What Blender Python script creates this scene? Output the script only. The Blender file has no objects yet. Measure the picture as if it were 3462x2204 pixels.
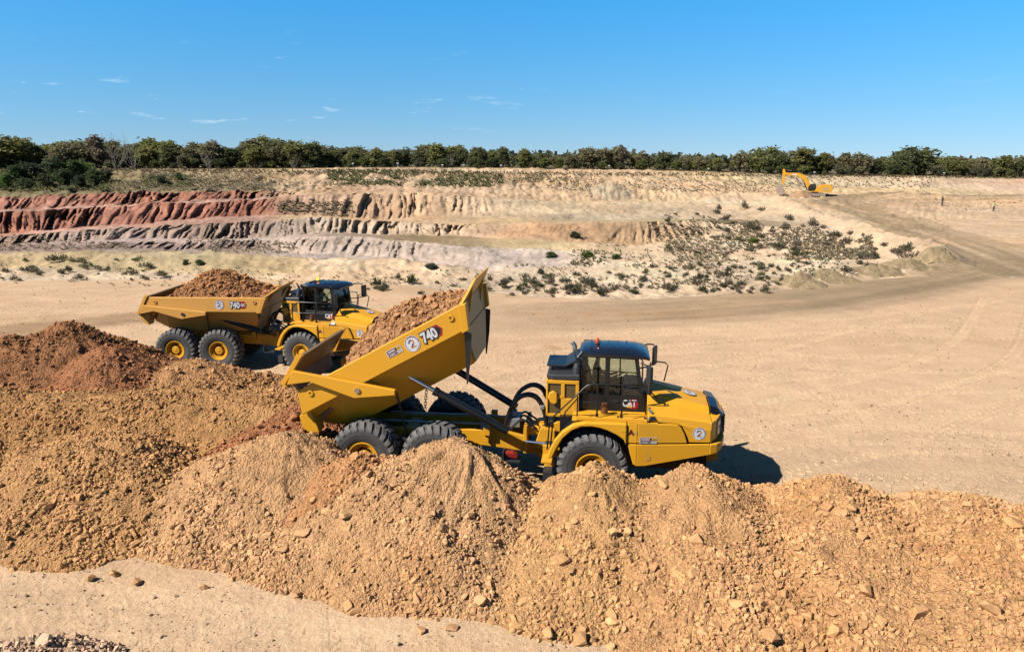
import bpy, bmesh, math, random
import numpy as np
from mathutils import Matrix, Vector, Euler
PI = math.pi
random.seed(7); RNG = np.random.default_rng(11)
SC = bpy.context.scene
COL = SC.collection

# ------------------------------------------------------------------ camera
F_PX, CXP, CYP, HCAM = 2473.0, 1731.0, 1102.0, 8.8          # measured on a 3462 x 2204 frame
PITCH = math.atan((1102 - 543) / F_PX)
cam = bpy.data.cameras.new('camera'); camo = bpy.data.objects.new('camera', cam); COL.objects.link(camo)
camo.location = (0, 0, HCAM); camo.rotation_euler = (PI / 2 - PITCH, 0, 0)
cam.sensor_width = 36.0; cam.lens = 36.0 * F_PX / 3462.0
cam.clip_start = 0.1; cam.clip_end = 12000
SC.camera = camo

# ------------------------------------------------------------------ light
SUN_VEC = Vector((-0.947, -0.4635, 1.0)).normalized()
SUN_EL = math.asin(SUN_VEC.z); SUN_AZ = math.atan2(SUN_VEC.x, SUN_VEC.y)
sun = bpy.data.lights.new('sun', 'SUN'); suno = bpy.data.objects.new('sun', sun); COL.objects.link(suno)
sun.energy = 4.9; sun.angle = math.radians(0.53); sun.color = (1.0, 0.945, 0.87)
suno.rotation_euler = SUN_VEC.to_track_quat('Z', 'Y').to_euler(); suno.location = (-40, -20, 60)

world = bpy.data.worlds.new('World'); SC.world = world; world.use_nodes = True
wn, wl = world.node_tree.nodes, world.node_tree.links
wn.clear()
w_out = wn.new('ShaderNodeOutputWorld'); w_bg = wn.new('ShaderNodeBackground')
sky = wn.new('ShaderNodeTexSky'); sky.sky_type = 'NISHITA'; sky.sun_disc = False
sky.sun_elevation = SUN_EL; sky.sun_rotation = SUN_AZ % (2 * PI)
sky.altitude = 100; sky.air_density = 1.0; sky.dust_density = 0.25; sky.ozone_density = 3.0
w_tc = wn.new('ShaderNodeTexCoord'); w_map = wn.new('ShaderNodeMapping')
w_map.inputs['Location'].default_value = (0, 0, 0.07); w_map.inputs['Scale'].default_value = (1, 1, 0.8)
wl.new(w_tc.outputs['Generated'], w_map.inputs['Vector']); wl.new(w_map.outputs[0], sky.inputs['Vector'])
w_hs = wn.new('ShaderNodeHueSaturation'); w_hs.inputs['Saturation'].default_value = 1.3; w_hs.inputs['Hue'].default_value = 0.5
wl.new(sky.outputs[0], w_hs.inputs['Color'])
# thin scattered cloud wisps low over the horizon
w_m2 = wn.new('ShaderNodeMapping'); w_m2.inputs['Scale'].default_value = (9, 9, 55)
w_no = wn.new('ShaderNodeTexNoise'); w_no.inputs['Scale'].default_value = 1.6; w_no.inputs['Detail'].default_value = 6; w_no.inputs['Roughness'].default_value = 0.62
w_rp = wn.new('ShaderNodeMapRange'); w_rp.inputs[1].default_value = 0.62; w_rp.inputs[2].default_value = 0.80; w_rp.inputs[4].default_value = 0.5
w_sep = wn.new('ShaderNodeSeparateXYZ')
w_b1 = wn.new('ShaderNodeMapRange'); w_b1.inputs[1].default_value = 0.02; w_b1.inputs[2].default_value = 0.05
w_b2 = wn.new('ShaderNodeMapRange'); w_b2.inputs[1].default_value = 0.16; w_b2.inputs[2].default_value = 0.07
w_mu = wn.new('ShaderNodeMath'); w_mu.operation = 'MULTIPLY'; w_mu2 = wn.new('ShaderNodeMath'); w_mu2.operation = 'MULTIPLY'
w_mix = wn.new('ShaderNodeMix'); w_mix.data_type = 'RGBA'; w_mix.inputs[7].default_value = (8.5, 9.0, 9.6, 1)
wl.new(w_tc.outputs['Generated'], w_m2.inputs['Vector']); wl.new(w_m2.outputs[0], w_no.inputs['Vector'])
wl.new(w_no.outputs['Fac'], w_rp.inputs[0]); wl.new(w_tc.outputs['Generated'], w_sep.inputs[0])
wl.new(w_sep.outputs['Z'], w_b1.inputs[0]); wl.new(w_sep.outputs['Z'], w_b2.inputs[0])
w_b3 = wn.new('ShaderNodeMapRange'); w_b3.inputs[1].default_value = 0.12; w_b3.inputs[2].default_value = -0.25; w_b3.inputs[3].default_value = 0.12
w_mu3 = wn.new('ShaderNodeMath'); w_mu3.operation = 'MULTIPLY'; wl.new(w_sep.outputs['X'], w_b3.inputs[0]); wl.new(w_b3.outputs[0], w_mu3.inputs[0]); wl.new(w_b1.outputs[0], w_mu3.inputs[1])
wl.new(w_mu3.outputs[0], w_mu.inputs[0]); wl.new(w_b2.outputs[0], w_mu.inputs[1])
wl.new(w_mu.outputs[0], w_mu2.inputs[0]); wl.new(w_rp.outputs[0], w_mu2.inputs[1])
wl.new(w_mu2.outputs[0], w_mix.inputs[0]); w_ti = wn.new('ShaderNodeMix'); w_ti.data_type = 'RGBA'; w_ti.blend_type = 'MULTIPLY'; w_ti.inputs[0].default_value = 1.0
w_sz = wn.new('ShaderNodeSeparateXYZ'); wl.new(w_tc.outputs['Generated'], w_sz.inputs[0])
w_cr = wn.new('ShaderNodeValToRGB'); wl.new(w_sz.outputs['Z'], w_cr.inputs[0]); el_ = w_cr.color_ramp.elements      # sky tint, pale at the horizon; zenith out of view darkened to deepen shadows
el_[0].position = 0.0; el_[0].color = (0.80, 0.77, 0.84, 1); el_[1].position = 1.0; el_[1].color = (0.52, 0.43, 0.44, 1)
e_ = el_.new(0.20); e_.color = (0.50, 1.12, 1.24, 1); e_ = el_.new(0.42); e_.color = (0.52, 0.64, 0.70, 1)
wl.new(w_cr.outputs[0], w_ti.inputs[7])
wl.new(w_hs.outputs[0], w_ti.inputs[6]); wl.new(w_ti.outputs[2], w_mix.inputs[6])
wl.new(w_mix.outputs[2], w_bg.inputs['Color']); w_bg.inputs["Strength"].default_value = 0.057
wl.new(w_bg.outputs[0], w_out.inputs['Surface'])

SC.view_settings.view_transform = 'Standard'; SC.view_settings.look = 'None'
SC.view_settings.exposure = 1.31; SC.view_settings.gamma = 1.0; SC.view_settings.use_curve_mapping = False
SC.cycles.max_bounces = 6; SC.cycles.diffuse_bounces = 1; SC.cycles.transparent_max_bounces = 10

# ------------------------------------------------------------------ photo geometry -> place
_cp, _sp = math.cos(PITCH), math.sin(PITCH)
KD = 3462.0 / 2408.0                     # survey sheet (2408 wide) to frame pixels
def ray(u, v):
    a, b = (u - CXP) / F_PX, (v - CYP) / F_PX
    return np.array([a, _cp - b * _sp, -_sp - b * _cp])
def at_depth(xD, yD, Y):
    d = ray(xD * KD, yD * KD); t = Y / d[1]
    return d[0] * t, Y, HCAM + d[2] * t
def at_level(xD, yD, z):
    d = ray(xD * KD, yD * KD); t = (z - HCAM) / d[2]
    return d[0] * t, d[1] * t, z
def x_of(xD, Y, z): return (xD * KD - CXP) / F_PX * (Y * _cp + (HCAM - z) * _sp)

# ------------------------------------------------------------------ noise
def _hash(ix, iy, seed):
    h = (ix.astype(np.int64) * 374761393 + iy.astype(np.int64) * 668265263 + seed * 974634777) & 0xffffffff
    h = ((h ^ (h >> 13)) * 1274126177) & 0xffffffff
    return ((h ^ (h >> 16)) & 0xffff) / 65535.0
def vn(x, y, seed=0):
    x = np.asarray(x, float); y = np.asarray(y, float)
    ix, iy = np.floor(x), np.floor(y); fx, fy = x - ix, y - iy
    fx = fx * fx * (3 - 2 * fx); fy = fy * fy * (3 - 2 * fy)
    a, b = _hash(ix, iy, seed), _hash(ix + 1, iy, seed); c, d = _hash(ix, iy + 1, seed), _hash(ix + 1, iy + 1, seed)
    return (a + (b - a) * fx) * (1 - fy) + (c + (d - c) * fx) * fy
def fbm(x, y, seed=0, n=4, g=0.5):
    s, a, t = 0.0, 1.0, 0.0
    for i in range(n):
        s = s + a * (vn(x * 2 ** i, y * 2 ** i, seed + i * 17) - 0.5); t += a; a *= g
    return s / t * 2
def sstep(a, b, x):
    t = np.clip((x - a) / (b - a), 0, 1); return t * t * (3 - 2 * t)

# ------------------------------------------------------------------ materials
MATS = {}
ALB = 1 / 2.2            # all colours below were mixed on a bright card: bring them to real-world albedo (the exposure makes up for it)
def nodes_mat(name):
    m = bpy.data.materials.new(name); m.use_nodes = True
    n, l = m.node_tree.nodes, m.node_tree.links
    b = n['Principled BSDF']; MATS[name] = m
    return m, n, l, b
def simple(name, col, rough=0.5, metal=0.0, var=0.0, scale=6.0, dust=0.0, dustcol=(0.42, 0.28, 0.15), bump=0.0, bscale=40, coat=0.0, emit=None, spec=0.5):
    if not metal: col = tuple(c * ALB for c in col); dustcol = tuple(c * ALB for c in dustcol)
    m, n, l, b = nodes_mat(name)
    b.inputs['Roughness'].default_value = rough; b.inputs['Metallic'].default_value = metal
    b.inputs['Coat Weight'].default_value = coat; b.inputs['Specular IOR Level'].default_value = spec
    b.inputs['Base Color'].default_value = (*col, 1)
    geo = n.new('ShaderNodeTexCoord')
    if var or dust:
        no = n.new('ShaderNodeTexNoise'); no.inputs['Scale'].default_value = scale; no.inputs['Detail'].default_value = 5
        l.new(geo.outputs['Object'], no.inputs['Vector'])
        mx = n.new('ShaderNodeMix'); mx.data_type = 'RGBA'
        mr = n.new('ShaderNodeMapRange'); mr.inputs[1].default_value = 0.35; mr.inputs[2].default_value = 0.75
        mr.inputs[3].default_value = 0.0 if dust else 0.0; mr.inputs[4].default_value = dust if dust else 1.0
        nf = n.new('ShaderNodeTexNoise'); nf.inputs['Scale'].default_value = scale * 7; nf.inputs['Detail'].default_value = 6; nf.inputs['Roughness'].default_value = .7; ma = n.new('ShaderNodeMath'); ma.operation = 'MULTIPLY_ADD'; ma.inputs[1].default_value = .55
        ml = n.new('ShaderNodeMath'); ml.operation = 'MULTIPLY'; ml.inputs[1].default_value = .5; l.new(no.outputs['Fac'], ml.inputs[0]); l.new(geo.outputs['Object'], nf.inputs['Vector']); l.new(nf.outputs['Fac'], ma.inputs[0]); l.new(ml.outputs[0], ma.inputs[2])
        l.new(ma.outputs[0], mr.inputs[0]); l.new(mr.outputs[0], mx.inputs[0])
        mx.inputs[6].default_value = (*col, 1)
        mx.inputs[7].default_value = (*(dustcol if dust else tuple(c * (1 - var) for c in col)), 1)
        l.new(mx.outputs[2], b.inputs['Base Color'])
    if bump:
        nb = n.new('ShaderNodeTexNoise'); nb.inputs['Scale'].default_value = bscale; nb.inputs['Detail'].default_value = 4
        bp = n.new('ShaderNodeBump'); bp.inputs['Strength'].default_value = bump; bp.inputs['Distance'].default_value = 0.02
        l.new(geo.outputs['Object'], nb.inputs['Vector']); l.new(nb.outputs['Fac'], bp.inputs['Height']); l.new(bp.outputs[0], b.inputs['Normal'])
    if emit:
        b.inputs['Emission Color'].default_value = (*emit[0], 1); b.inputs['Emission Strength'].default_value = emit[1]
    return m
YEL = (0.93, 0.435, 0.010)
M_YEL = simple('yellow_paint', YEL, 0.45, dust=0.30, scale=1.1, coat=0.0, spec=0.35, dustcol=(0.72, 0.40, 0.10))
M_YEL_DUSTY = simple('dusty_yellow_paint', (0.88, 0.42, 0.05), 0.6, dust=0.8, scale=1.4, spec=0.3, dustcol=(0.80, 0.42, 0.15))
M_BEDIN = simple('worn_bed_steel', (0.42, 0.27, 0.11), 0.6, var=0.45, scale=3.0, bump=0.2, bscale=14)
M_HEAD = simple('dusty_headboard_paint', (0.60, 0.40, 0.17), 0.55, dust=0.6, scale=1.5, dustcol=(0.52, 0.38, 0.23))
M_BLACK = simple('black_satin_paint', (0.012, 0.012, 0.013), 0.35)
M_GLOSS = simple('gloss_black_roof', (0.012, 0.012, 0.013), 0.2, coat=0.15)
M_DARK = simple('dark_grey_plastic', (0.035, 0.036, 0.04), 0.5)
M_TYRE = simple('tyre_rubber', (0.042, 0.041, 0.042), 0.75, dust=0.6, scale=4.0, dustcol=(0.13, 0.12, 0.11), bump=0.25, bscale=30)
M_TREAD = simple('dusty_tread_rubber', (0.13, 0.125, 0.12), 0.85, dust=0.9, scale=5.0, dustcol=(0.25, 0.23, 0.21), bump=0.3, bscale=30)
M_HOSE = simple('hose_rubber', (0.012, 0.012, 0.012), 0.4)
M_STEEL = simple('bright_steel', (0.62, 0.62, 0.62), 0.22, metal=1.0)
M_GREY = simple('grey_metal', (0.28, 0.28, 0.28), 0.45, metal=0.6, var=0.4)
M_MESH = simple('dark_mesh_screen', (0.17, 0.10, 0.012), 0.6, var=0.5, scale=30)
M_WHITE = simple('white_vinyl', (0.80, 0.78, 0.78), 0.4)
M_INK = simple('black_vinyl', (0.012, 0.01, 0.01), 0.4)
M_RED = simple('red_vinyl', (0.38, 0.012, 0.02), 0.4)
M_MAROON = simple('maroon_vinyl', (0.13, 0.004, 0.022), 0.4)
M_PURPLE = simple('purple_vinyl', (0.16, 0.08, 0.17), 0.4)
M_ORANGE = simple('pale_orange_vinyl', (0.72, 0.28, 0.12), 0.4)
M_GOLD = simple('gold_vinyl', (0.85, 0.50, 0.02), 0.4)
M_CHOCK = simple('red_paint', (0.30, 0.012, 0.010), 0.5)
M_AMBER = simple('amber_beacon_lens', (0.75, 0.09, 0.005), 0.15, coat=0.5)
M_AMBER_LIT = simple('lit_amber_beacon_lens', (0.8, 0.25, 0.01), 0.2, emit=((1.0, 0.42, 0.02), 1.2))
M_SEAT = simple('seat_cloth', (0.018, 0.018, 0.02), 0.8)
M_CABTRIM = simple('grey_cab_trim', (0.16, 0.18, 0.18), 0.7)
M_LAMP = simple('lamp_lens', (0.55, 0.52, 0.48), 0.15)
M_RUST = simple('bucket_steel', (0.30, 0.23, 0.17), 0.55, metal=0.3, var=0.4)
M_TRACK = simple('muddy_track_steel', (0.42, 0.31, 0.21), 0.7, var=0.4)
def glass_mat(name, tint, refl):
    m, n, l, b = nodes_mat(name); n.remove(b)
    out = n['Material Output']; tr = n.new('ShaderNodeBsdfTransparent'); gl = n.new('ShaderNodeBsdfGlossy'); mx = n.new('ShaderNodeMixShader')
    tr.inputs[0].default_value = (*tint, 1); gl.inputs['Roughness'].default_value = 0.03; gl.inputs[0].default_value = (0.9, 0.95, 1, 1)
    fr = n.new('ShaderNodeFresnel'); fr.inputs[0].default_value = 1.5
    ad = n.new('ShaderNodeMath'); ad.operation = 'MULTIPLY_ADD'; ad.inputs[1].default_value = 1.0; ad.inputs[2].default_value = refl
    l.new(fr.outputs[0], ad.inputs[0]); l.new(ad.outputs[0], mx.inputs[0]); l.new(tr.outputs[0], mx.inputs[1]); l.new(gl.outputs[0], mx.inputs[2]); l.new(mx.outputs[0], out.inputs[0])
    return m
M_GLASS = glass_mat('tinted_cab_glass', (0.84, 0.90, 0.87), 0.0)

def soil_mat(name, source, rough=0.95, detail=26.0, bump=0.5, bdist=0.03, fine=0.35, spec=0.1, lump=0):
    m, n, l, b = nodes_mat(name)
    b.inputs['Roughness'].default_value = rough; b.inputs['Specular IOR Level'].default_value = spec
    geo = n.new('ShaderNodeNewGeometry')
    if source == 'object':
        src = n.new('ShaderNodeObjectInfo'); so = src.outputs['Color']; rnd = src.outputs['Random']
    else:
        src = n.new('ShaderNodeAttribute'); src.attribute_name = 'col'; src.attribute_type = 'INSTANCER' if source == 'instance' else 'GEOMETRY'
        so = src.outputs['Color']; rnd = None
    no = n.new('ShaderNodeTexNoise'); no.inputs['Scale'].default_value = detail; no.inputs['Detail'].default_value = 6; no.inputs['Roughness'].default_value = 0.65
    n2 = n.new('ShaderNodeTexNoise'); n2.inputs['Scale'].default_value = detail * 0.13; n2.inputs['Detail'].default_value = 4
    l.new(geo.outputs['Position'], no.inputs['Vector']); l.new(geo.outputs['Position'], n2.inputs['Vector'])
    r1 = n.new('ShaderNodeMapRange'); r1.inputs[1].default_value = 0.25; r1.inputs[2].default_value = 0.75; r1.inputs[3].default_value = (1 - fine) * ALB; r1.inputs[4].default_value = (1 + fine) * ALB
    r2 = n.new('ShaderNodeMapRange'); r2.inputs[1].default_value = 0.3; r2.inputs[2].default_value = 0.7; r2.inputs[3].default_value = 1 - fine * 0.5; r2.inputs[4].default_value = 1 + fine * 0.5
    l.new(no.outputs['Fac'], r1.inputs[0]); l.new(n2.outputs['Fac'], r2.inputs[0])
    mu = n.new('ShaderNodeMath'); mu.operation = 'MULTIPLY'; l.new(r1.outputs[0], mu.inputs[0]); l.new(r2.outputs[0], mu.inputs[1])
    vm = n.new('ShaderNodeVectorMath'); vm.operation = 'SCALE'; l.new(so, vm.inputs[0]); l.new(mu.outputs[0], vm.inputs['Scale'])
    l.new(vm.outputs[0], b.inputs['Base Color'])
    if bump:
        bp = n.new('ShaderNodeBump'); bp.inputs['Strength'].default_value = bump; bp.inputs['Distance'].default_value = bdist
        if lump:
            vo = n.new('ShaderNodeTexVoronoi'); vo.inputs['Scale'].default_value = lump; v2 = n.new('ShaderNodeTexVoronoi'); v2.inputs['Scale'].default_value = lump * 2.3
            ds = n.new('ShaderNodeTexNoise'); ds.inputs['Scale'].default_value = lump * .7; ds.inputs['Detail'].default_value = 3
            av = n.new('ShaderNodeVectorMath'); av.operation = 'MULTIPLY_ADD'; av.inputs[1].default_value = (.10, .10, .10); l.new(ds.outputs['Color'], av.inputs[0]); l.new(geo.outputs['Position'], av.inputs[2])
            l.new(av.outputs[0], vo.inputs['Vector']); l.new(av.outputs[0], v2.inputs['Vector'])
            h1 = n.new('ShaderNodeMath'); h1.operation = 'MULTIPLY_ADD'; h1.inputs[1].default_value = -1.0; l.new(vo.outputs['Distance'], h1.inputs[0]); l.new(no.outputs['Fac'], h1.inputs[2])
            h2 = n.new('ShaderNodeMath'); h2.operation = 'MULTIPLY_ADD'; h2.inputs[1].default_value = -.55; l.new(v2.outputs['Distance'], h2.inputs[0]); l.new(h1.outputs[0], h2.inputs[2])
            l.new(h2.outputs[0], bp.inputs['Height'])
        else: l.new(no.outputs['Fac'], bp.inputs['Height'])
        l.new(bp.outputs[0], b.inputs['Normal'])
    return m
M_HEAP = soil_mat('heap_soil', 'vertex', detail=22, bump=1.0, bdist=0.06, lump=13)
M_STONE = soil_mat('stone_surface', 'object', detail=9, bump=0.5, bdist=0.03, fine=0.22)
M_CLOD = soil_mat('clod_surface', 'instance', detail=14, bump=0.3, bdist=0.02, fine=0.25)
M_GROUND = soil_mat('packed_sand', 'vertex', detail=7.0, bump=1.0, bdist=0.05, fine=0.17)
M_PIT = soil_mat('quarry_strata', 'vertex', detail=1.6, bump=0.9, bdist=0.22, fine=0.24)
def leaf_mat(name, trans=0.42):
    m, n, l, b = nodes_mat(name); b.inputs['Roughness'].default_value = 0.7; b.inputs['Specular IOR Level'].default_value = 0.2
    oi = n.new('ShaderNodeObjectInfo'); geo = n.new('ShaderNodeNewGeometry')
    mr = n.new('ShaderNodeMapRange'); mr.inputs[3].default_value = 0.72 * ALB; mr.inputs[4].default_value = 1.32 * ALB
    l.new(geo.outputs['Random Per Island'], mr.inputs[0])
    vm = n.new('ShaderNodeVectorMath'); vm.operation = 'SCALE'; l.new(oi.outputs['Color'], vm.inputs[0]); l.new(mr.outputs[0], vm.inputs['Scale'])
    l.new(vm.outputs[0], b.inputs['Base Color'])
    tl = n.new('ShaderNodeBsdfTranslucent'); l.new(vm.outputs[0], tl.inputs[0]); mx = n.new('ShaderNodeMixShader'); mx.inputs[0].default_value = trans
    l.new(b.outputs[0], mx.inputs[1]); l.new(tl.outputs[0], mx.inputs[2]); l.new(mx.outputs[0], n['Material Output'].inputs[0])
    return m
M_LEAF = leaf_mat('leaves')
M_BARK = simple('bark', (0.10, 0.075, 0.05), 0.9, var=0.5, scale=3)
M_DEADWOOD = simple('dead_wood', (0.36, 0.31, 0.25), 0.9, var=0.3, scale=3)

# ------------------------------------------------------------------ mesh helpers
class MB:
    def __init__(s): s.v, s.f, s.m = [], [], []
    def add(s, vs, fs, mi=0):
        o = len(s.v); s.v.extend([tuple(map(float, p)) for p in vs]); s.f.extend([tuple(i + o for i in q) for q in fs]); s.m.extend([mi] * len(fs)); return s
    def box(s, x0, x1, y0, y1, z0, z1, mi=0):
        vs = [(x, y, z) for x in (x0, x1) for y in (y0, y1) for z in (z0, z1)]
        return s.add(vs, [(0, 1, 3, 2), (4, 6, 7, 5), (0, 4, 5, 1), (2, 3, 7, 6), (0, 2, 6, 4), (1, 5, 7, 3)], mi)
    def hexa(s, lo, hi, mi=0):        # two quads, corresponding corners
        return s.add(list(lo) + list(hi), [(3, 2, 1, 0), (4, 5, 6, 7), (0, 1, 5, 4), (1, 2, 6, 5), (2, 3, 7, 6), (3, 0, 4, 7)], mi)
    def prism(s, prof, y0, y1, mi=0):  # profile in x,z ; y0/y1 numbers or functions of (x,z)
        g0 = y0 if callable(y0) else (lambda x, z: y0); g1 = y1 if callable(y1) else (lambda x, z: y1)
        n = len(prof); vs = [(x, g0(x, z), z) for x, z in prof] + [(x, g1(x, z), z) for x, z in prof]
        fs = [tuple(range(n)), tuple(range(2 * n - 1, n - 1, -1))] + [(i, n + i, n + (i + 1) % n, (i + 1) % n) for i in range(n)]
        return s.add(vs, fs, mi)
    def plan(s, prof, z0, z1, mi=0):   # profile in x,y ; z0/z1 numbers or lists
        n = len(prof); a = z0 if isinstance(z0, (list, tuple)) else [z0] * n; b = z1 if isinstance(z1, (list, tuple)) else [z1] * n
        vs = [(x, y, a[i]) for i, (x, y) in enumerate(prof)] + [(x, y, b[i]) for i, (x, y) in enumerate(prof)]
        fs = [tuple(range(n)), tuple(range(2 * n - 1, n - 1, -1))] + [(i, n + i, n + (i + 1) % n, (i + 1) % n) for i in range(n)]
        return s.add(vs, fs, mi)
    def tube(s, pts, r, n=8, mi=0, cap=True):
        pts = [Vector(p) for p in pts]; rs = r if isinstance(r, (list, tuple)) else [r] * len(pts)
        rings, up = [], None
        for i, p in enumerate(pts):
            d = (pts[min(i + 1, len(pts) - 1)] - pts[max(i - 1, 0)]).normalized()
            if up is None: up = Vector((0, 0, 1)) if abs(d.z) < 0.9 else Vector((1, 0, 0))
            a = d.cross(up).normalized(); b = a.cross(d).normalized(); up = b
            rings.append([p + (a * math.cos(2 * PI * k / n) + b * math.sin(2 * PI * k / n)) * rs[i] for k in range(n)])
        vs = [q for rg in rings for q in rg]; fs = []
        for i in range(len(pts) - 1):
            for k in range(n): fs.append((i * n + k, i * n + (k + 1) % n, (i + 1) * n + (k + 1) % n, (i + 1) * n + k))
        if cap: fs += [tuple(range(n))[::-1], tuple(range((len(pts) - 1) * n, len(pts) * n))]
        return s.add(vs, fs, mi)
    def lathe(s, prof, n=32, mi=0, c=(0, 0, 0)):   # (r, y) turned about the y axis
        vs = []; m = len(prof); fs = []
        for k in range(n):
            a = 2 * PI * k / n
            for r, y in prof: vs.append((c[0] + r * math.cos(a), c[1] + y, c[2] + r * math.sin(a)))
        for k in range(n):
            for j in range(m - 1): fs.append((k * m + j, k * m + j + 1, ((k + 1) % n) * m + j + 1, ((k + 1) % n) * m + j))
        return s.add(vs, fs, mi)
    def sphere(s, c, r, mi=0, n=10, m=6):
        vs = [(c[0], c[1], c[2] - r[2])]; fs = []
        for j in range(1, m):
            t = -PI / 2 + PI * j / m
            for k in range(n): vs.append((c[0] + r[0] * math.cos(t) * math.cos(2 * PI * k / n), c[1] + r[1] * math.cos(t) * math.sin(2 * PI * k / n), c[2] + r[2] * math.sin(t)))
        vs.append((c[0], c[1], c[2] + r[2])); top = len(vs) - 1
        for k in range(n):
            fs.append((0, 1 + (k + 1) % n, 1 + k)); fs.append((top, 1 + (m - 2) * n + k, 1 + (m - 2) * n + (k + 1) % n))
            for j in range(m - 2): fs.append((1 + j * n + k, 1 + j * n + (k + 1) % n, 1 + (j + 1) * n + (k + 1) % n, 1 + (j + 1) * n + k))
        return s.add(vs, fs, mi)
    def xf(s, M, start=0):
        for i in range(start, len(s.v)): s.v[i] = tuple(M @ Vector(s.v[i]))
        return s
    def mesh(s, name, mats, smooth=None):
        me = bpy.data.meshes.new(name); me.from_pydata(s.v, [], s.f)
        for m in (mats if isinstance(mats, (list, tuple)) else [mats]): me.materials.append(m)
        me.polygons.foreach_set('material_index', s.m)
        bm = bmesh.new(); bm.from_mesh(me); bmesh.ops.recalc_face_normals(bm, faces=bm.faces); bm.to_mesh(me); bm.free()
        if smooth is not None:
            me.shade_smooth(); me.set_sharp_from_angle(angle=math.radians(smooth))
        return me
def link(name, data, parent=None, M=None):
    o = bpy.data.objects.new(name, data); COL.objects.link(o)
    if parent is not None: o.parent = parent
    if M is not None: o.matrix_basis = M
    return o
def tag(o, label=None, cat=None, group=None, kind=None):
    if label: o['label'] = label
    if cat: o['category'] = cat
    if group: o['group'] = group
    if kind: o['kind'] = kind
    return o
def empty(name, loc, parent=None):
    o = bpy.data.objects.new(name, None); COL.objects.link(o); o.location = loc; o.empty_display_size = 0.3
    if parent is not None: o.parent = parent
    return o
def bevel(o, w=0.012, seg=2, ang=35):
    b = o.modifiers.new('bevel', 'BEVEL'); b.width = w; b.segments = seg; b.limit_method = 'ANGLE'; b.angle_limit = math.radians(ang); b.harden_normals = False
    return o
def grid_mesh(name, V, faces, mats, col=None, smooth=True):
    me = bpy.data.meshes.new(name)
    nf = len(faces); me.vertices.add(len(V)); me.vertices.foreach_set('co', np.ascontiguousarray(V, np.float32).ravel())
    me.loops.add(nf * 4); me.loops.foreach_set('vertex_index', np.ascontiguousarray(faces, np.int32).ravel())
    me.polygons.add(nf); me.polygons.foreach_set('loop_start', np.arange(0, nf * 4, 4, dtype=np.int32))
    me.polygons.foreach_set('use_smooth', np.full(nf, smooth))
    me.update(calc_edges=True); me.validate()
    for m in (mats if isinstance(mats, (list, tuple)) else [mats]): me.materials.append(m)
    if col is not None:
        a = me.attributes.new('col', 'FLOAT_COLOR', 'POINT'); c = np.ones((len(V), 4), np.float32); c[:, :3] = col
        a.data.foreach_set('color', c.ravel())
    return me

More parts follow.
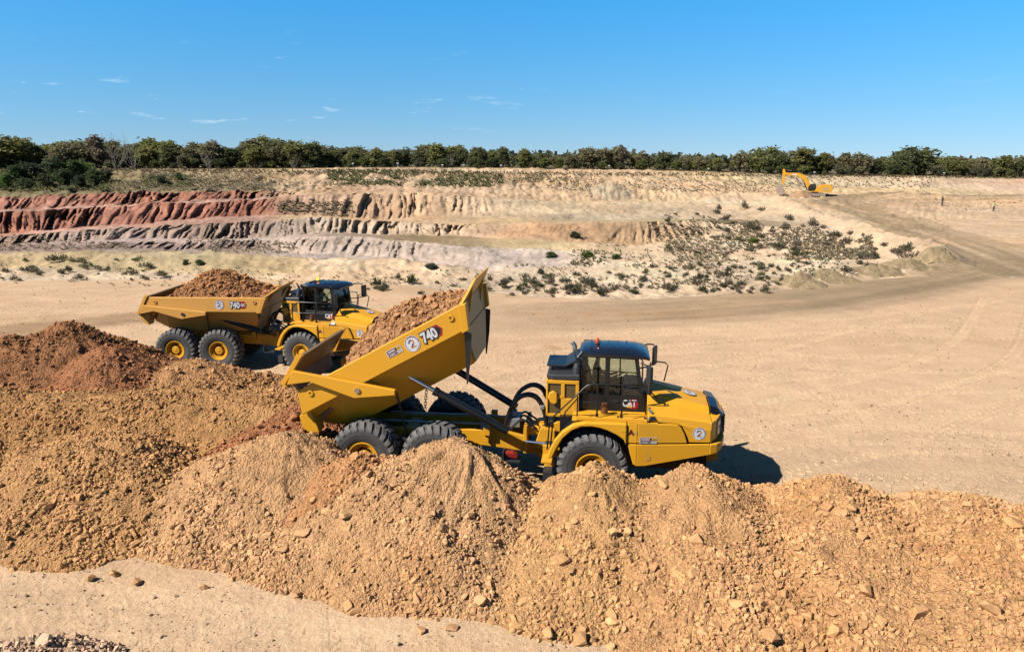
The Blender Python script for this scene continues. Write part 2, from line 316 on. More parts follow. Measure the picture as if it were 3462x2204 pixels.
# ================================================================== terrain
# Lines of the pit (berm, toes and crests of the benches, rim) from near to far: at each survey column x a (sight height, distance) or ('z', level, distance)
KX = [-300, 0, 300, 600, 760, 900, 1100, 1300, 1500, 1700, 1850, 2000, 2150, 2260, 2400, 2750]
def zz(z, Y): return ('z', z, Y)
def lv(y, z): return ('lv', y, z)
LINES = {
 'A': [lv(660, -.6), lv(660, -.6), lv(657, -.6), lv(655, -.6), lv(660, -.6), lv(668, -.6), lv(685, -.6), lv(700, -.6), lv(706, -.6), lv(694, -.6), lv(682, -.6), lv(664, -.6), lv(650, -.6), zz(-.6, 59), zz(-.6, 59), zz(-.6, 59)],
 'B': [(630, 64), (630, 64), (630, 64), (641, 61.5), (647, 60), (652, 59.5), (668, 56), (690, 52.4), (697, 51.5), (687, 52.3), (674, 53.6), (655, 58), (641, 61), zz(-.58, 62), zz(-.58, 62), zz(-.58, 62)],
 'C': [(592, 70), (590, 70), (588, 70.5), (602, 67), (607, 65.5), (612, 64.5), (635, 60.5), (664, 55.6), (674, 54.2), (662, 55.8), (656, 56.6), (640, 60), (622, 63), zz(-.56, 66), zz(-.56, 66), zz(-.56, 66)],
 'D': [zz(-4.2, 84), zz(-4.2, 84), zz(-4.2, 86), zz(-4.4, 86), zz(-4.4, 86), zz(-4.3, 84), zz(-4.2, 78), zz(-3.6, 72), zz(-3.2, 70), zz(-3.2, 74), (641, 76), (629, 72), (613, 67), zz(-.55, 70), zz(-.55, 70), zz(-.55, 70)],
 'E': [(588, 105), (588, 105), (586, 107), (583, 110), (602, 103), (609, 100), (634, 90), (627, 88), (622, 86), (616, 90), (613, 90), (606, 82), (600, 71), zz(-.52, 75), zz(-.52, 75), zz(-.52, 75)],
 'F': [(579, 106.5), (579, 106.5), (573, 109), (566, 112.5), (553, 109), (559, 106.5), (581, 98), (586, 97), (600, 93), (591, 98), (585, 97), (583, 88), (591, 74.5), zz(-.5, 80), zz(-.5, 80), zz(-.5, 80)],
 'G': [(577, 110.5), (577, 110.5), (562, 112.5), (562, 117), (550, 117.5), (555, 117.5), (557, 114), (562, 100), (580, 101), (548, 105.5), (558, 100.5), (560, 93), (583, 77), zz(-.45, 86), zz(-.45, 86), zz(-.45, 86)],
 'H': [(556, 112.5), (555, 112.5), (532, 115), (522, 120), (510, 120.5), (520, 120), (532, 116), (524, 105.5), (521, 105.5), (521, 109), (533, 104), (537, 97), (574, 81), zz(-.4, 93), zz(-.4, 93), zz(-.4, 93)],
 'I': [(552, 116), (552, 116), (528, 118), (504, 124), (507, 124), (517, 124.5), (508, 124), (516, 117), (517, 115), (515, 120), (520, 109), (530, 102), (560, 88), zz(-.35, 101), zz(-.35, 101), zz(-.35, 101)],
 'J': [(498, 119.5), (498, 119.5), (482, 121.5), (468, 127.5), (455, 128.5), (452, 129.5), (462, 129), (475, 128), (478, 134), (480, 136), (492, 126), (502, 117), (520, 107), zz(-.2, 116), zz(-.2, 116), zz(-.2, 116)],
 'K': [(494, 123.5), (494, 123.5), (479, 125.5), (465, 131), (452, 134), (448, 137), (459, 137), (470, 139), (470, 145), (468, 150), (468, 150), (470, 144), (480, 136), zz(.15, 138), zz(.15, 138), zz(.15, 138)],
 'L': [(464, 127), (464, 127), (452, 128.5), (449, 133), (446, 136), (438, 142), (445, 142), (447, 145), (440, 152), (446, 158), (455, 161), (449, 165), (450, 165), zz(1.5, 165), zz(1.5, 165), zz(1.5, 165)],
 'M': [(430, 146), (430, 146), (426, 148), (425, 150), (425, 152), (421, 156), (420, 160), (420, 165), (418, 172), (424, 176), (437, 177), (440, 175), (442, 173), zz(2.3, 173), zz(2.4, 173), zz(2.4, 173)],
 'N': [(398, 166), (398, 166), (398, 168), (397, 172), (396, 175), (394, 180), (394, 185), (397, 190), (400, 193), (405, 193), (412, 192), (414, 190), (415, 188), zz(4.7, 188), zz(4.4, 188), zz(4.2, 188)],
}
NCOL = 1450
TC = np.linspace(-1.3, 1.3, NCOL)
LY, LZ = {}, {}
for k, row in LINES.items():
    ts, ys, zs = [], [], []
    for x, e in zip(KX, row):
        if e[0] == 'z': X, Y, Z_ = x_of(x, e[2], e[1]), e[2], e[1]
        elif e[0] == 'lv': X, Y, Z_ = at_level(x, e[1], e[2])
        else: X, Y, Z_ = at_depth(x, e[0], e[1])
        ts.append(X / Y); ys.append(Y); zs.append(Z_)
    o = np.argsort(ts); ts, ys, zs = np.array(ts)[o], np.array(ys)[o], np.array(zs)[o]
    ker = np.exp(-np.linspace(-2, 2, 41) ** 2); ker /= ker.sum()
    def sm(a): return np.convolve(np.pad(a, 20, mode='edge'), ker, 'valid')
    LY[k] = sm(np.interp(TC, ts, ys)); LZ[k] = sm(np.interp(TC, ts, zs))
    if k not in 'AN':
        xx_ = TC * LY[k]; wv_ = np.where(TC > x_of(2200, 100, 0) / 100, .1, 1.0); sd_ = 500 + ord(k) * 3
        LY[k] = LY[k] + wv_ * (1.6 * fbm(xx_ * .045, xx_ * 0, sd_, 3) + .35 * fbm(xx_ * .35, xx_ * 0, sd_ + 1, 2)); LZ[k] = LZ[k] + wv_ * (.22 * fbm(xx_ * .05, xx_ * 0 + 4, sd_ + 2, 3) + .10 * fbm(xx_ * .3, xx_ * 0 + 9, sd_ + 1, 2))
def floor_z(Y): return np.interp(Y, [0, 20, 27, 32, 36, 60], [0, 0, -.2, -.38, -.42, -.6])
for a_, b_ in zip('ABCDEFGHIJKLM', 'BCDEFGHIJKLMN'): LY[b_] = np.maximum(LY[b_], LY[a_] + .6)
# pit palette (albedo) for each interval, left to right
CX_ = [-300, 300, 600, 680, 760, 1000, 1300, 1500, 1700, 2000, 2200, 2400]
sand, pale, tan_, red, pinkred = (.70, .475, .288), (.69, .51, .335), (.60, .415, .25), (.40, .18, .12), (.54, .32, .235)
lilac, grey, greyp, orange, dry, yel = (.53, .42, .34), (.42, .315, .25), (.38, .265, .215), (.52, .32, .18), (.30, .22, .12), (.56, .42, .235)
PALS = {
 'A': [pale] * 10 + [sand] * 2,
 'B': [yel, yel, yel, yel, pale, pale, pale, pale, pale, pale, sand, sand],
 'C': [yel, yel, yel, grey, grey, grey, pale, pale, pale, pale, sand, sand],
 'D': [grey, (.36, .28, .2), (.4, .3, .22), lilac, lilac, lilac, pale, pale, pale, pale, sand, sand],
 'E': [(.33, .235, .195), (.33, .235, .195), (.36, .26, .215), lilac, lilac, lilac, lilac, pale, pale, pale, sand, sand],
 'F': [(.42, .32, .27), (.42, .31, .27), lilac, lilac, (.45, .35, .27), dry, yel, pale, pale, pale, sand, sand],
 'G': [(.38, .275, .215), (.39, .28, .22), (.43, .315, .24), (.49, .37, .28), (.55, .42, .31), (.56, .425, .30), orange, (.50, .33, .19), pale, pale, sand, sand],
 'H': [pinkred, pinkred, (.45, .28, .22), tan_, tan_, tan_, yel, yel, dry, pale, sand, sand],
 'I': [red, red, (.40, .16, .10), (.46, .28, .19), (.50, .33, .22), (.55, .38, .24), (.55, .41, .26), (.58, .45, .3), (.58, .43, .28), pale, sand, sand],
 'J': [pinkred, pinkred, pinkred, tan_, tan_, tan_, tan_, yel, pale, sand, sand, sand],
 'K': [red, red, red, tan_, (.56, .36, .22), (.56, .37, .23), tan_, tan_, tan_, sand, sand, sand],
 'L': [(.24, .19, .095), (.25, .20, .10), (.36, .26, .15), tan_, tan_, (.50, .36, .21), tan_, tan_, tan_, yel, yel, (.6, .42, .27)],
 'M': [(.23, .185, .09), (.28, .215, .11), (.42, .3, .17), (.46, .33, .19), tan_, tan_, tan_, tan_, yel, (.56, .42, .26), (.58, .43, .28), (.62, .42, .29)],
}
ORDER = list('ABCDEFGHIJKLMN')
NSUB = dict(A=20, B=16, C=12, D=24, E=24, F=12, G=26, H=12, I=28, J=10, K=22, L=22, M=20)
AMP = dict(B=.8, E=1.3, G=1.5, I=1.7, K=1.5, D=.5, L=1.2, M=1.0, C=.4)
FRQ = dict(B=1.5, E=1.15, G=1.15, I=1.0, K=1.15, D=1.2, L=.5, M=.5, C=1)
NEARY = np.concatenate([np.linspace(5, 14, 40, endpoint=False), np.linspace(14, 40, 150, endpoint=False)])
rowsY, rowsZ, rowsC, rowsT = [], [], [], []
knot_t = [x_of(x, 120, 0) / 120 for x in CX_]
for Y in NEARY:
    rowsY.append(np.full(NCOL, Y)); rowsZ.append(np.full(NCOL, floor_z(Y))); rowsC.append(np.tile(np.array(sand), (NCOL, 1))); rowsT.append((None, 0))
for s in np.linspace(0, 1, 24, endpoint=False):
    Ya = 40 + (LY['A'] - 40) * s
    rowsY.append(Ya); rowsZ.append(np.interp(s, [0, 1], [0, 1]) * (LZ['A'] - floor_z(40)) + floor_z(40)); rowsC.append(np.tile(np.array(sand), (NCOL, 1))); rowsT.append((None, 0))
NGROUND = len(rowsY)
for a, b in zip(ORDER[:-1], ORDER[1:]):
    pal = np.array(PALS[a]); pc = np.stack([np.interp(TC, knot_t, pal[:, i]) for i in range(3)], 1)
    steep = sstep(.10, .36, np.abs(LZ[b] - LZ[a]) / (LY[b] - LY[a]))
    hum = np.where(TC > x_of(2230, 100, 0) / 100, .25, 1.0) * (.55 if a in 'AFHJ' else 1.0)
    for s in np.linspace(0, 1, NSUB[a], endpoint=False):
        Y = LY[a] + (LY[b] - LY[a]) * s; X = TC * Y
        if a in AMP:
            fr = FRQ[a]; wx = X + 2.4 * fbm(X * .13, Y * .1, 5) + (s - .5) * .8 * fbm(X * .3, X * 0, 9)
            g = np.clip(1 - np.abs(fbm(wx * fr, s * .5 + Y * 0 + 3, 21, 2)) * 3.0, 0, 1); g2 = np.clip(1 - np.abs(fbm(wx * fr * 2.4, s * 1.0 + Y * 0, 33, 2)) * 3.0, 0, 1)
            big = (.25 + 1.5 * vn(X * .085, Y * 0 + ord(a), 77) * vn(X * .3, Y * 0 + ord(a), 78) * 1.6) * np.interp(TC, [-.7, -.22, -.12, .1, .3], [1.1, 1.0, .72, .6, .5])
            prof = math.sin(PI * min(1, s * .92 + .05)) ** .7
            d = AMP[a] * big * (g * 1.5 + g2 * .6 - .6) * prof * steep
        else: d = 0
        z = LZ[a] + (LZ[b] - LZ[a]) * s + hum * (.30 * fbm(X * .22, Y * .22, 41) + .26 * fbm(X * .7, Y * .7, 47, 3) + .20 * np.maximum(fbm(X * 1.4, Y * 1.4, 49, 2), -.1)) * np.clip(s * 6, 0, 1) ** (1 if a == 'A' else 0)
        if a in 'LM' or (a in 'JK'):
            rx_ = X + 1.5 * fbm(X * .1, Y * .12, 95); rl = np.clip(1 - np.abs(fbm(rx_ * .55, Y * .07, 96, 3)) * 2.6, 0, 1)
            z = z - (.55 if a in 'LM' else .2) * rl * np.where(TC > x_of(2200, 100, 0) / 100, .3, 1.0) * (1 if a != 'M' or s < .85 else .3) + .22 * fbm(X * 1.1, Y * .9, 97, 2)
        rowsY.append(Y + d); rowsZ.append(z)
        v = 1 + .22 * fbm(X * .12, Y * .2 + s, 51)[:, None] + .10 * fbm(X * .8, Y * .8, 55)[:, None]
        tintm = fbm(X * .06, Y * .12, 58)[:, None] * .10 * np.array([[1, 0, -1]])
        bandn = fbm(X * .03, z * 1.1 + .05 * X, 59, 3)[:, None]; mottle = fbm(X * .5, z * 2.5, 57, 3)[:, None]
        rowsC.append(pc * (v + tintm + .22 * bandn + .14 * mottle) + .05 * np.clip(bandn, 0, 1) * np.array([[1, .8, .6]])); rowsT.append((a, s))
NPIT = len(rowsY)
for Y2, z2 in ((0, 0), (6, .15), (14, .2), (30, .1), (70, -.3), (150, -1), (400, -2), (1200, -3), (4000, -4)):
    rowsY.append(LY['N'] + Y2); rowsZ.append(LZ['N'] * (1 if Y2 < 100 else .85) + z2); rowsC.append(np.tile(np.array((.26, .2, .11)), (NCOL, 1))); rowsT.append(('N', 0))
GY, GZ, GC = np.array(rowsY), np.array(rowsZ), np.array(rowsC)
NR = len(GY); GX = TC[None, :] * GY
def smooth_path(pts, n=6):
    P = [np.array(p, float) for p in pts]; out = []
    for i in range(len(P) - 1):
        p0, p1, p2, p3 = P[max(i - 1, 0)], P[i], P[i + 1], P[min(i + 2, len(P) - 1)]
        for t in np.linspace(0, 1, n, endpoint=False):
            out.append(.5 * ((2 * p1) + (-p0 + p2) * t + (2 * p0 - 5 * p1 + 4 * p2 - p3) * t * t + (-p0 + 3 * p1 - 3 * p2 + p3) * t ** 3))
    return [tuple(p[:2]) for p in out] + [tuple(P[-1][:2])]
# spoil ridge pushed up along the edge of the haul road round the pit
RIM = smooth_path([at_depth(1672, 471, 146)[:2], at_depth(1746, 460, 152)[:2], at_depth(1833, 471, 145)[:2], at_depth(1885, 500, 119)[:2], at_depth(1954, 521, 106)[:2], at_depth(2024, 542, 95)[:2], at_depth(2093, 569, 82.5)[:2], at_depth(2162, 581, 77)[:2], at_depth(2206, 594, 72.5)[:2], at_depth(2212, 612, 67)[:2]], 4)
def _rim():
    c0 = int((x_of(1600, 120, 0) / 120 + 1.3) / 2.6 * (NCOL - 1)); c1 = int((x_of(2300, 70, 0) / 70 + 1.3) / 2.6 * (NCOL - 1)); sl = (slice(NGROUND, NPIT), slice(c0, c1)); X_, Y_ = GX[sl], GY[sl]
    best = np.full(X_.shape, 1e9)
    for (xa, ya), (xb, yb_) in zip(RIM[:-1], RIM[1:]):
        dx, dy = xb - xa, yb_ - ya; t = np.clip(((X_ - xa) * dx + (Y_ - ya) * dy) / (dx * dx + dy * dy), 0, 1); best = np.minimum(best, np.hypot(X_ - xa - t * dx, Y_ - ya - t * dy))
    GZ[sl] += (.95 + .35 * fbm(X_ * .4, Y_ * .4, 131)) * np.exp(-(best / 1.7) ** 2) * (1 + .25 * fbm(X_ * 1.4, Y_ * 1.4, 133))
    w_ = (np.exp(-(best / 2.6) ** 2) * .7)[..., None]; GC[sl] = GC[sl] * (1 - w_) + np.array((.66, .475, .30)) * w_
_rim()
# --- floor relief, haul road wear (worn darker wheel paths) and soil stains, all in place coordinates
SMY, SMZ = np.array([GY[r] if r < NGROUND or rowsT[r][0] in (None, 'N') else LY[rowsT[r][0]] + (LY[ORDER[ORDER.index(rowsT[r][0]) + 1]] - LY[rowsT[r][0]]) * rowsT[r][1] for r in range(NR)]), np.array([GZ[r] if r < NGROUND or rowsT[r][0] in (None, 'N') else LZ[rowsT[r][0]] + (LZ[ORDER[ORDER.index(rowsT[r][0]) + 1]] - LZ[rowsT[r][0]]) * rowsT[r][1] for r in range(NR)])
nearrows = slice(0, NGROUND)
fx, fy = GX[nearrows], GY[nearrows]
GZ[nearrows] += (.045 * fbm(fx * .22, fy * .22, 61) + .016 * fbm(fx * 1.3, fy * 1.3, 63) * sstep(60, 25, fy)) * sstep(6, 9, fy)
def poly_mask(pts, width, X, Y, soft=.5):
    best = np.full(X.shape, 1e9); sd = np.zeros(X.shape); cum = 0.; al = np.zeros(X.shape)
    for (x0, y0), (x1, y1) in zip(pts[:-1], pts[1:]):
        dx, dy = x1 - x0, y1 - y0; L = math.hypot(dx, dy)
        t = np.clip(((X - x0) * dx + (Y - y0) * dy) / L ** 2, 0, 1); px, py = X - (x0 + t * dx), Y - (y0 + t * dy)
        d = np.hypot(px, py); s = (px * dy - py * dx) / L; m = d < best
        best = np.where(m, d, best); sd = np.where(m, s, sd); al = np.where(m, cum + t * L, al); cum += L
    return sstep(width, width * (1 - soft), best), sd, al
def gp(x, y, z=-.5): return at_level(x, y, z)[:2]
RA = [gp(900, 757, -.4), gp(1200, 744, -.45), gp(1500, 731, -.45), gp(1750, 716, -.5), gp(1950, 697, -.5), gp(2150, 664, -.5), gp(2310, 632, -.5), gp(2460, 612, -.5), gp(2600, 600, -.5)]
RB = [gp(2420, 640, -.5), gp(2330, 606, -.5), gp(2230, 571, -.45), gp(2110, 533, -.3), gp(2010, 503, 0), at_depth(1950, 480, 140)[:2], at_depth(1985, 465, 151)[:2], at_depth(2120, 453, 159)[:2], at_depth(2400, 451, 162)[:2]]
def shift(P, dx, dy): return [(x + dx, y + dy) for x, y in P]
ROADS = [(smooth_path(RA, 3), 5.5, (.42, .30, .18), .55), (smooth_path(shift(RA, 0, -1.6), 3), 1.9, (.30, .215, .125), 1.05), (smooth_path(shift(RA, 0, 1.5), 3), 1.7, (.31, .225, .13), 1.0), (smooth_path(shift(RA, 3, 4.2), 3), 1.3, (.40, .285, .17), 1.0), (smooth_path(shift(RA, 0, -4.0), 3), 1.0, (.42, .30, .18), .5),
 (smooth_path(RB, 3), 7.5, (.47, .34, .2), .6), (smooth_path(shift(RB, -2.2, 0), 3), 2.3, (.33, .24, .14), 1.1), (smooth_path(shift(RB, 2.4, 1), 3), 2.1, (.35, .25, .145), 1.0), (smooth_path(shift(RB, 6.0, 2), 3), 1.5, (.40, .285, .16), .6),
 (smooth_path([gp(2120, 540, -.3), gp(2060, 508, 0), at_depth(2070, 482, 138)[:2], at_depth(2180, 464, 150)[:2], at_depth(2420, 458, 157)[:2]]), 2.4, (.42, .29, .16), .7),
 (smooth_path([gp(-250, 790, -.38), gp(0, 775, -.38), gp(180, 760, -.38), gp(345, 742, -.4), gp(640, 735, -.4)]), 2.6, (.38, .235, .125), .85),
 (smooth_path([gp(-200, 810, -.35), gp(150, 792, -.35), gp(420, 870, -.3)]), 1.6, (.44, .28, .16), .5)]
for pts, w, c, k in ROADS:
    rr = slice(60, NPIT)
    m, sd, al = poly_mask(pts, w, GX[rr], GY[rr], .55)
    st = .35 + .9 * vn(sd * 1.9 + 40, al * .03, 5) * vn(sd * .8 + 9, al * .05, 8) * 1.8
    wob = .75 + .5 * vn(GX[rr] * .2, GY[rr] * .2, 66)
    kk = np.clip(m * st * wob * k, 0, .92)[..., None]
    sl_ = np.abs(np.gradient(SMZ[rr], axis=0) / np.maximum(np.gradient(SMY[rr], axis=0), .02)); keep = sstep(.16, .09, sl_)[..., None]
    flat = sstep(-6, 14, GX[rr])[..., None] if pts[-1][0] > 20 else 1.0
    GC[rr] = GC[rr] * (1 - kk * keep * flat) + np.array(c) * kk * keep * flat
def g0(x, y): return gp(x, y, 0)
TRACKS = []
def one(pts): TRACKS.append(smooth_path(pts, 10))
def two(pts, gap=2.69):
    S = smooth_path(pts, 8)
    for sgn in (-.5, .5):
        out = []
        for i, p in enumerate(S):
            a, b = S[max(i - 1, 0)], S[min(i + 1, len(S) - 1)]; d = np.array((b[0] - a[0], b[1] - a[1])); d /= np.hypot(*d); out.append((p[0] - d[1] * gap * sgn, p[1] + d[0] * gap * sgn))
        TRACKS.append(out)
for dy in (-8, 8, 26, 40, 58, 80, 97, 118, 150): one([g0(-120, 1352 + dy), g0(200, 1392 + dy * 1.05), g0(700, 1478 + dy * 1.1), g0(1300, 1600 + dy * 1.2)])
for dy in (0, 14, 33, 60): one([g0(1560, 1140 + dy * .5), g0(1900, 1120 + dy), g0(2200, 1132 + dy), g0(2500, 1180 + dy)])
for q in ([g0(1180, 905), g0(1260, 862), g0(1400, 835), g0(1700, 800), g0(2050, 770), g0(2500, 750)], [g0(1200, 960), g0(1330, 905), g0(1500, 872), g0(1800, 850), g0(2300, 830)], [g0(1760, 1080), g0(1950, 1040), g0(2150, 1035), g0(2480, 1060)], [g0(1730, 1020), g0(1950, 990), g0(2200, 985), g0(2500, 1000)], [g0(1720, 975), g0(2000, 945), g0(2500, 930)],
  [g0(1870, 960), g0(2080, 900), g0(2230, 850), g0(2330, 780), g0(2370, 690)], [g0(1600, 900), g0(1760, 850), g0(1900, 815), g0(2020, 780), g0(2250, 720)], [gp(700, 880, -.3), gp(850, 900, -.2), g0(1000, 930), g0(1150, 985), g0(1270, 1010)], [gp(560, 885, -.3), gp(680, 880, -.25), gp(900, 870, -.2), g0(1150, 850), g0(1500, 800)], [gp(-100, 812, -.35), gp(200, 775, -.38), gp(360, 790, -.38)], [gp(150, 790, -.35), gp(330, 830, -.3), gp(420, 880, -.25)], [g0(1020, 820), g0(1250, 790), g0(1600, 770), g0(2000, 745), g0(2400, 700)], [g0(1900, 1180), g0(2150, 1105), g0(2480, 1110)], [g0(1850, 905), g0(2150, 880), g0(2500, 880)], [g0(1740, 1110), g0(2000, 1075), g0(2480, 1090)], [g0(1300, 900), g0(1480, 840), g0(1700, 825), g0(1980, 840)], [gp(330, 905, -.2), gp(600, 870, -.3), gp(820, 880, -.25), g0(1150, 940)], [gp(-100, 745, -.4), gp(300, 725, -.4), gp(700, 735, -.4)], [g0(1500, 790), g0(1900, 760), g0(2480, 770)], [g0(2100, 1000), g0(2250, 930), g0(2480, 860)]): two(q)
rb = slice(0, NGROUND)
for k_, tp in enumerate(TRACKS):
    P_ = np.array(tp); x0, x1, y0, y1 = P_[:, 0].min() - 2, P_[:, 0].max() + 2, P_[:, 1].min() - 2, P_[:, 1].max() + 2
    r_ = np.nonzero((GY[rb].max(1) > y0) & (GY[rb].min(1) < y1))[0]
    if len(r_) == 0: continue
    rs_ = slice(r_[0], r_[-1] + 1); c_ = np.nonzero((GX[rs_].max(0) > x0) & (GX[rs_].min(0) < x1))[0]
    if len(c_) == 0: continue
    rs_ = (rs_, slice(c_[0], c_[-1] + 1)); m, sd, al = poly_mask(tp[::4] + [tp[-1]], .42, GX[rs_], GY[rs_], .25)
    edge = np.exp(-((np.abs(sd) - .36) / .09) ** 2) * (m > 0) ; fade = .5 + .5 * vn(al * .25, al * 0 + k_, 91)
    GZ[rs_] += (-.014 * m + .016 * edge) * fade
    GC[rs_] *= (1 + (-.06 * m + .08 * edge) * fade * (1 if k_ % 2 else -.9))[..., None]
# large tonal drift of the floor: paler swept sand, orange spill, scraped stripes
fl = GC[nearrows]
drift = fbm(fx * .07, fy * .16, 71, 4)[..., None]; fl *= 1 + .10 * drift
scr = fbm(fx * .10 + fy * .02, fy * 1.1, 73, 3)[..., None]; fl *= 1 + .09 * scr * sstep(22, 40, fy)[..., None]
og = sstep(.25, .6, fbm(fx * .16 + 4, fy * .35, 75, 4))[..., None] * .35; GC[nearrows] = fl * (1 - og) + np.array((.56, .35, .19)) * og
for (px, py, rx, ry, c) in ((*gp(1310, 805, -.2), 1.7, .8, (.50, .27, .13)), (*gp(1480, 738, -.45), 6, 1.2, (.50, .29, .15)), (*gp(1330, 950, 0), 3, 1.2, (.52, .33, .18)), (*gp(1170, 900, 0), 2.5, 2.5, (.55, .37, .21))):
    e = np.exp(-(((fx - px) / rx) ** 2 + ((fy - py) / ry) ** 2))[..., None] * sstep(-.4, .4, fbm(fx * 1.1, fy * 1.1, 79))[..., None] * .8
    GC[nearrows] = GC[nearrows] * (1 - e) + np.array(c) * e
GC = np.clip(GC, .02, .75)
VALL = np.stack([GX, GY, GZ], -1)
def sheet(name, r0, r1, mat):
    n = r1 - r0; V = VALL[r0:r1].reshape(-1, 3); C = GC[r0:r1].reshape(-1, 3)
    i = np.arange(n - 1)[:, None] * NCOL + np.arange(NCOL - 1)[None, :]
    Fc = np.stack([i, i + 1, i + 1 + NCOL, i + NCOL], -1).reshape(-1, 4)
    return tag(link(name, grid_mesh(name, V, Fc, mat, C)), kind='structure')
sheet('ground', 0, NGROUND + 1, M_GROUND)
sheet('quarry_terrain', NGROUND, NPIT + 1, M_PIT)
sheet('plateau', NPIT, NR, M_PIT)
GYM = np.maximum.accumulate(GY, 0); GYT, GZT = np.ascontiguousarray(GYM.T), np.ascontiguousarray(GZ.T)
def land_at(X, Y):
    t = X / Y; c = int(np.clip(round((t + 1.3) / 2.6 * (NCOL - 1)), 0, NCOL - 1))
    return float(np.interp(Y, GYT[c], GZT[c]))
def land(xD, yD, y0=34.):
    """where the sight line of the survey point meets the terrain"""
    d = ray(xD * KD, yD * KD); t = d[0] / d[1]; c = int(np.clip(round((t + 1.3) / 2.6 * (NCOL - 1)), 0, NCOL - 1))
    Ys = np.geomspace(y0, 215, 420); zr = HCAM + d[2] / d[1] * Ys
    zt = np.interp(Ys, GYT[c], GZT[c])
    hit = np.nonzero(zr <= zt)[0]
    if len(hit) == 0: return None
    Y = Ys[hit[0]]; return (t * Y, Y, float(np.interp(Y, GYT[c], GZT[c])))

# ================================================================== stones and soil heaps
def rock_mesh(seed, npts=13):
    r = np.random.default_rng(seed); p = r.normal(size=(npts, 3)); p /= np.linalg.norm(p, axis=1)[:, None]
    p *= r.uniform(.84, 1.04, (npts, 1)); p *= np.array([1.0, r.uniform(.72, 1.0), r.uniform(.58, .85)])
    bm = bmesh.new()
    for q in p: bm.verts.new(q)
    res = bmesh.ops.convex_hull(bm, input=bm.verts)
    bmesh.ops.delete(bm, geom=[g for g in res['geom_interior'] if isinstance(g, bmesh.types.BMVert)], context='VERTS')
    bmesh.ops.recalc_face_normals(bm, faces=bm.faces)
    me = bpy.data.meshes.new('stone'); bm.to_mesh(me); bm.free()
    return me
STONES = [rock_mesh(100 + i, 17 + i % 5) for i in range(9)]
for m in STONES: m.materials.append(M_STONE)
CLODS = []
for i in range(6):
    m = rock_mesh(200 + i, 15); m.materials.append(M_CLOD); CLODS.append(m)

def clod_group():
    """geometry-node group that sets one small clod on each point of a cloud"""
    ng = bpy.data.node_groups.new('loose_clods', 'GeometryNodeTree')
    ng.interface.new_socket('Geometry', in_out='INPUT', socket_type='NodeSocketGeometry'); ng.interface.new_socket('Geometry', in_out='OUTPUT', socket_type='NodeSocketGeometry')
    n, l = ng.nodes, ng.links; gi = n.new('NodeGroupInput'); go = n.new('NodeGroupOutput')
    iop = n.new('GeometryNodeInstanceOnPoints'); g2i = n.new('GeometryNodeGeometryToInstance')
    for o in CLOD_OBS[::-1]:
        oi = n.new('GeometryNodeObjectInfo'); oi.inputs['Object'].default_value = o; oi.transform_space = 'ORIGINAL'; l.new(oi.outputs['Geometry'], g2i.inputs[0])
    iop.inputs['Pick Instance'].default_value = True
    def at(nm, t):
        a = n.new('GeometryNodeInputNamedAttribute'); a.data_type = t; a.inputs['Name'].default_value = nm
        return a.outputs['Attribute']
    l.new(gi.outputs[0], iop.inputs['Points']); l.new(g2i.outputs[0], iop.inputs['Instance']); l.new(at('pick', 'INT'), iop.inputs['Instance Index'])
    l.new(at('size', 'FLOAT_VECTOR'), iop.inputs['Scale'])
    rt = n.new('FunctionNodeEulerToRotation'); l.new(at('rot', 'FLOAT_VECTOR'), rt.inputs[0]); l.new(rt.outputs[0], iop.inputs['Rotation'])
    l.new(iop.outputs[0], go.inputs[0])
    return ng
CLOD_OBS = []; CLOD_NG = [None]
def clod_cloud(name, P, S, C, parent, seed=1):
    r = np.random.default_rng(seed); n = len(P); me = bpy.data.meshes.new(name); me.vertices.add(n)
    me.vertices.foreach_set('co', np.ascontiguousarray(P, np.float32).ravel())
    def put(nm, t, key, a): me.attributes.new(nm, t, 'POINT').data.foreach_set(key, np.ascontiguousarray(a).ravel())
    put('pick', 'INT', 'value', r.integers(0, 6, n).astype(np.int32)); put('rot', 'FLOAT_VECTOR', 'vector', r.uniform(0, 6.28, (n, 3)).astype(np.float32))
    put('size', 'FLOAT_VECTOR', 'vector', (S[:, None] * r.uniform(.75, 1.25, (n, 3))).astype(np.float32))
    c4 = np.ones((n, 4), np.float32); c4[:, :3] = C; put('col', 'FLOAT_COLOR', 'color', c4)
    me.materials.append(M_CLOD)
    o = link(name, me, parent); tag(o, kind='stuff')
    if not CLOD_OBS:
        for i, m in enumerate(CLODS):      # the six clod shapes: real clods lying in the first cloud's heap
            q = link('clod', m, parent); q.location = P[i]; q.scale = (S[i],) * 3; CLOD_OBS.append(q)
        CLOD_NG[0] = clod_group()
    md = o.modifiers.new('clods', 'NODES'); md.node_group = CLOD_NG[0]
    return o

K0 = .74
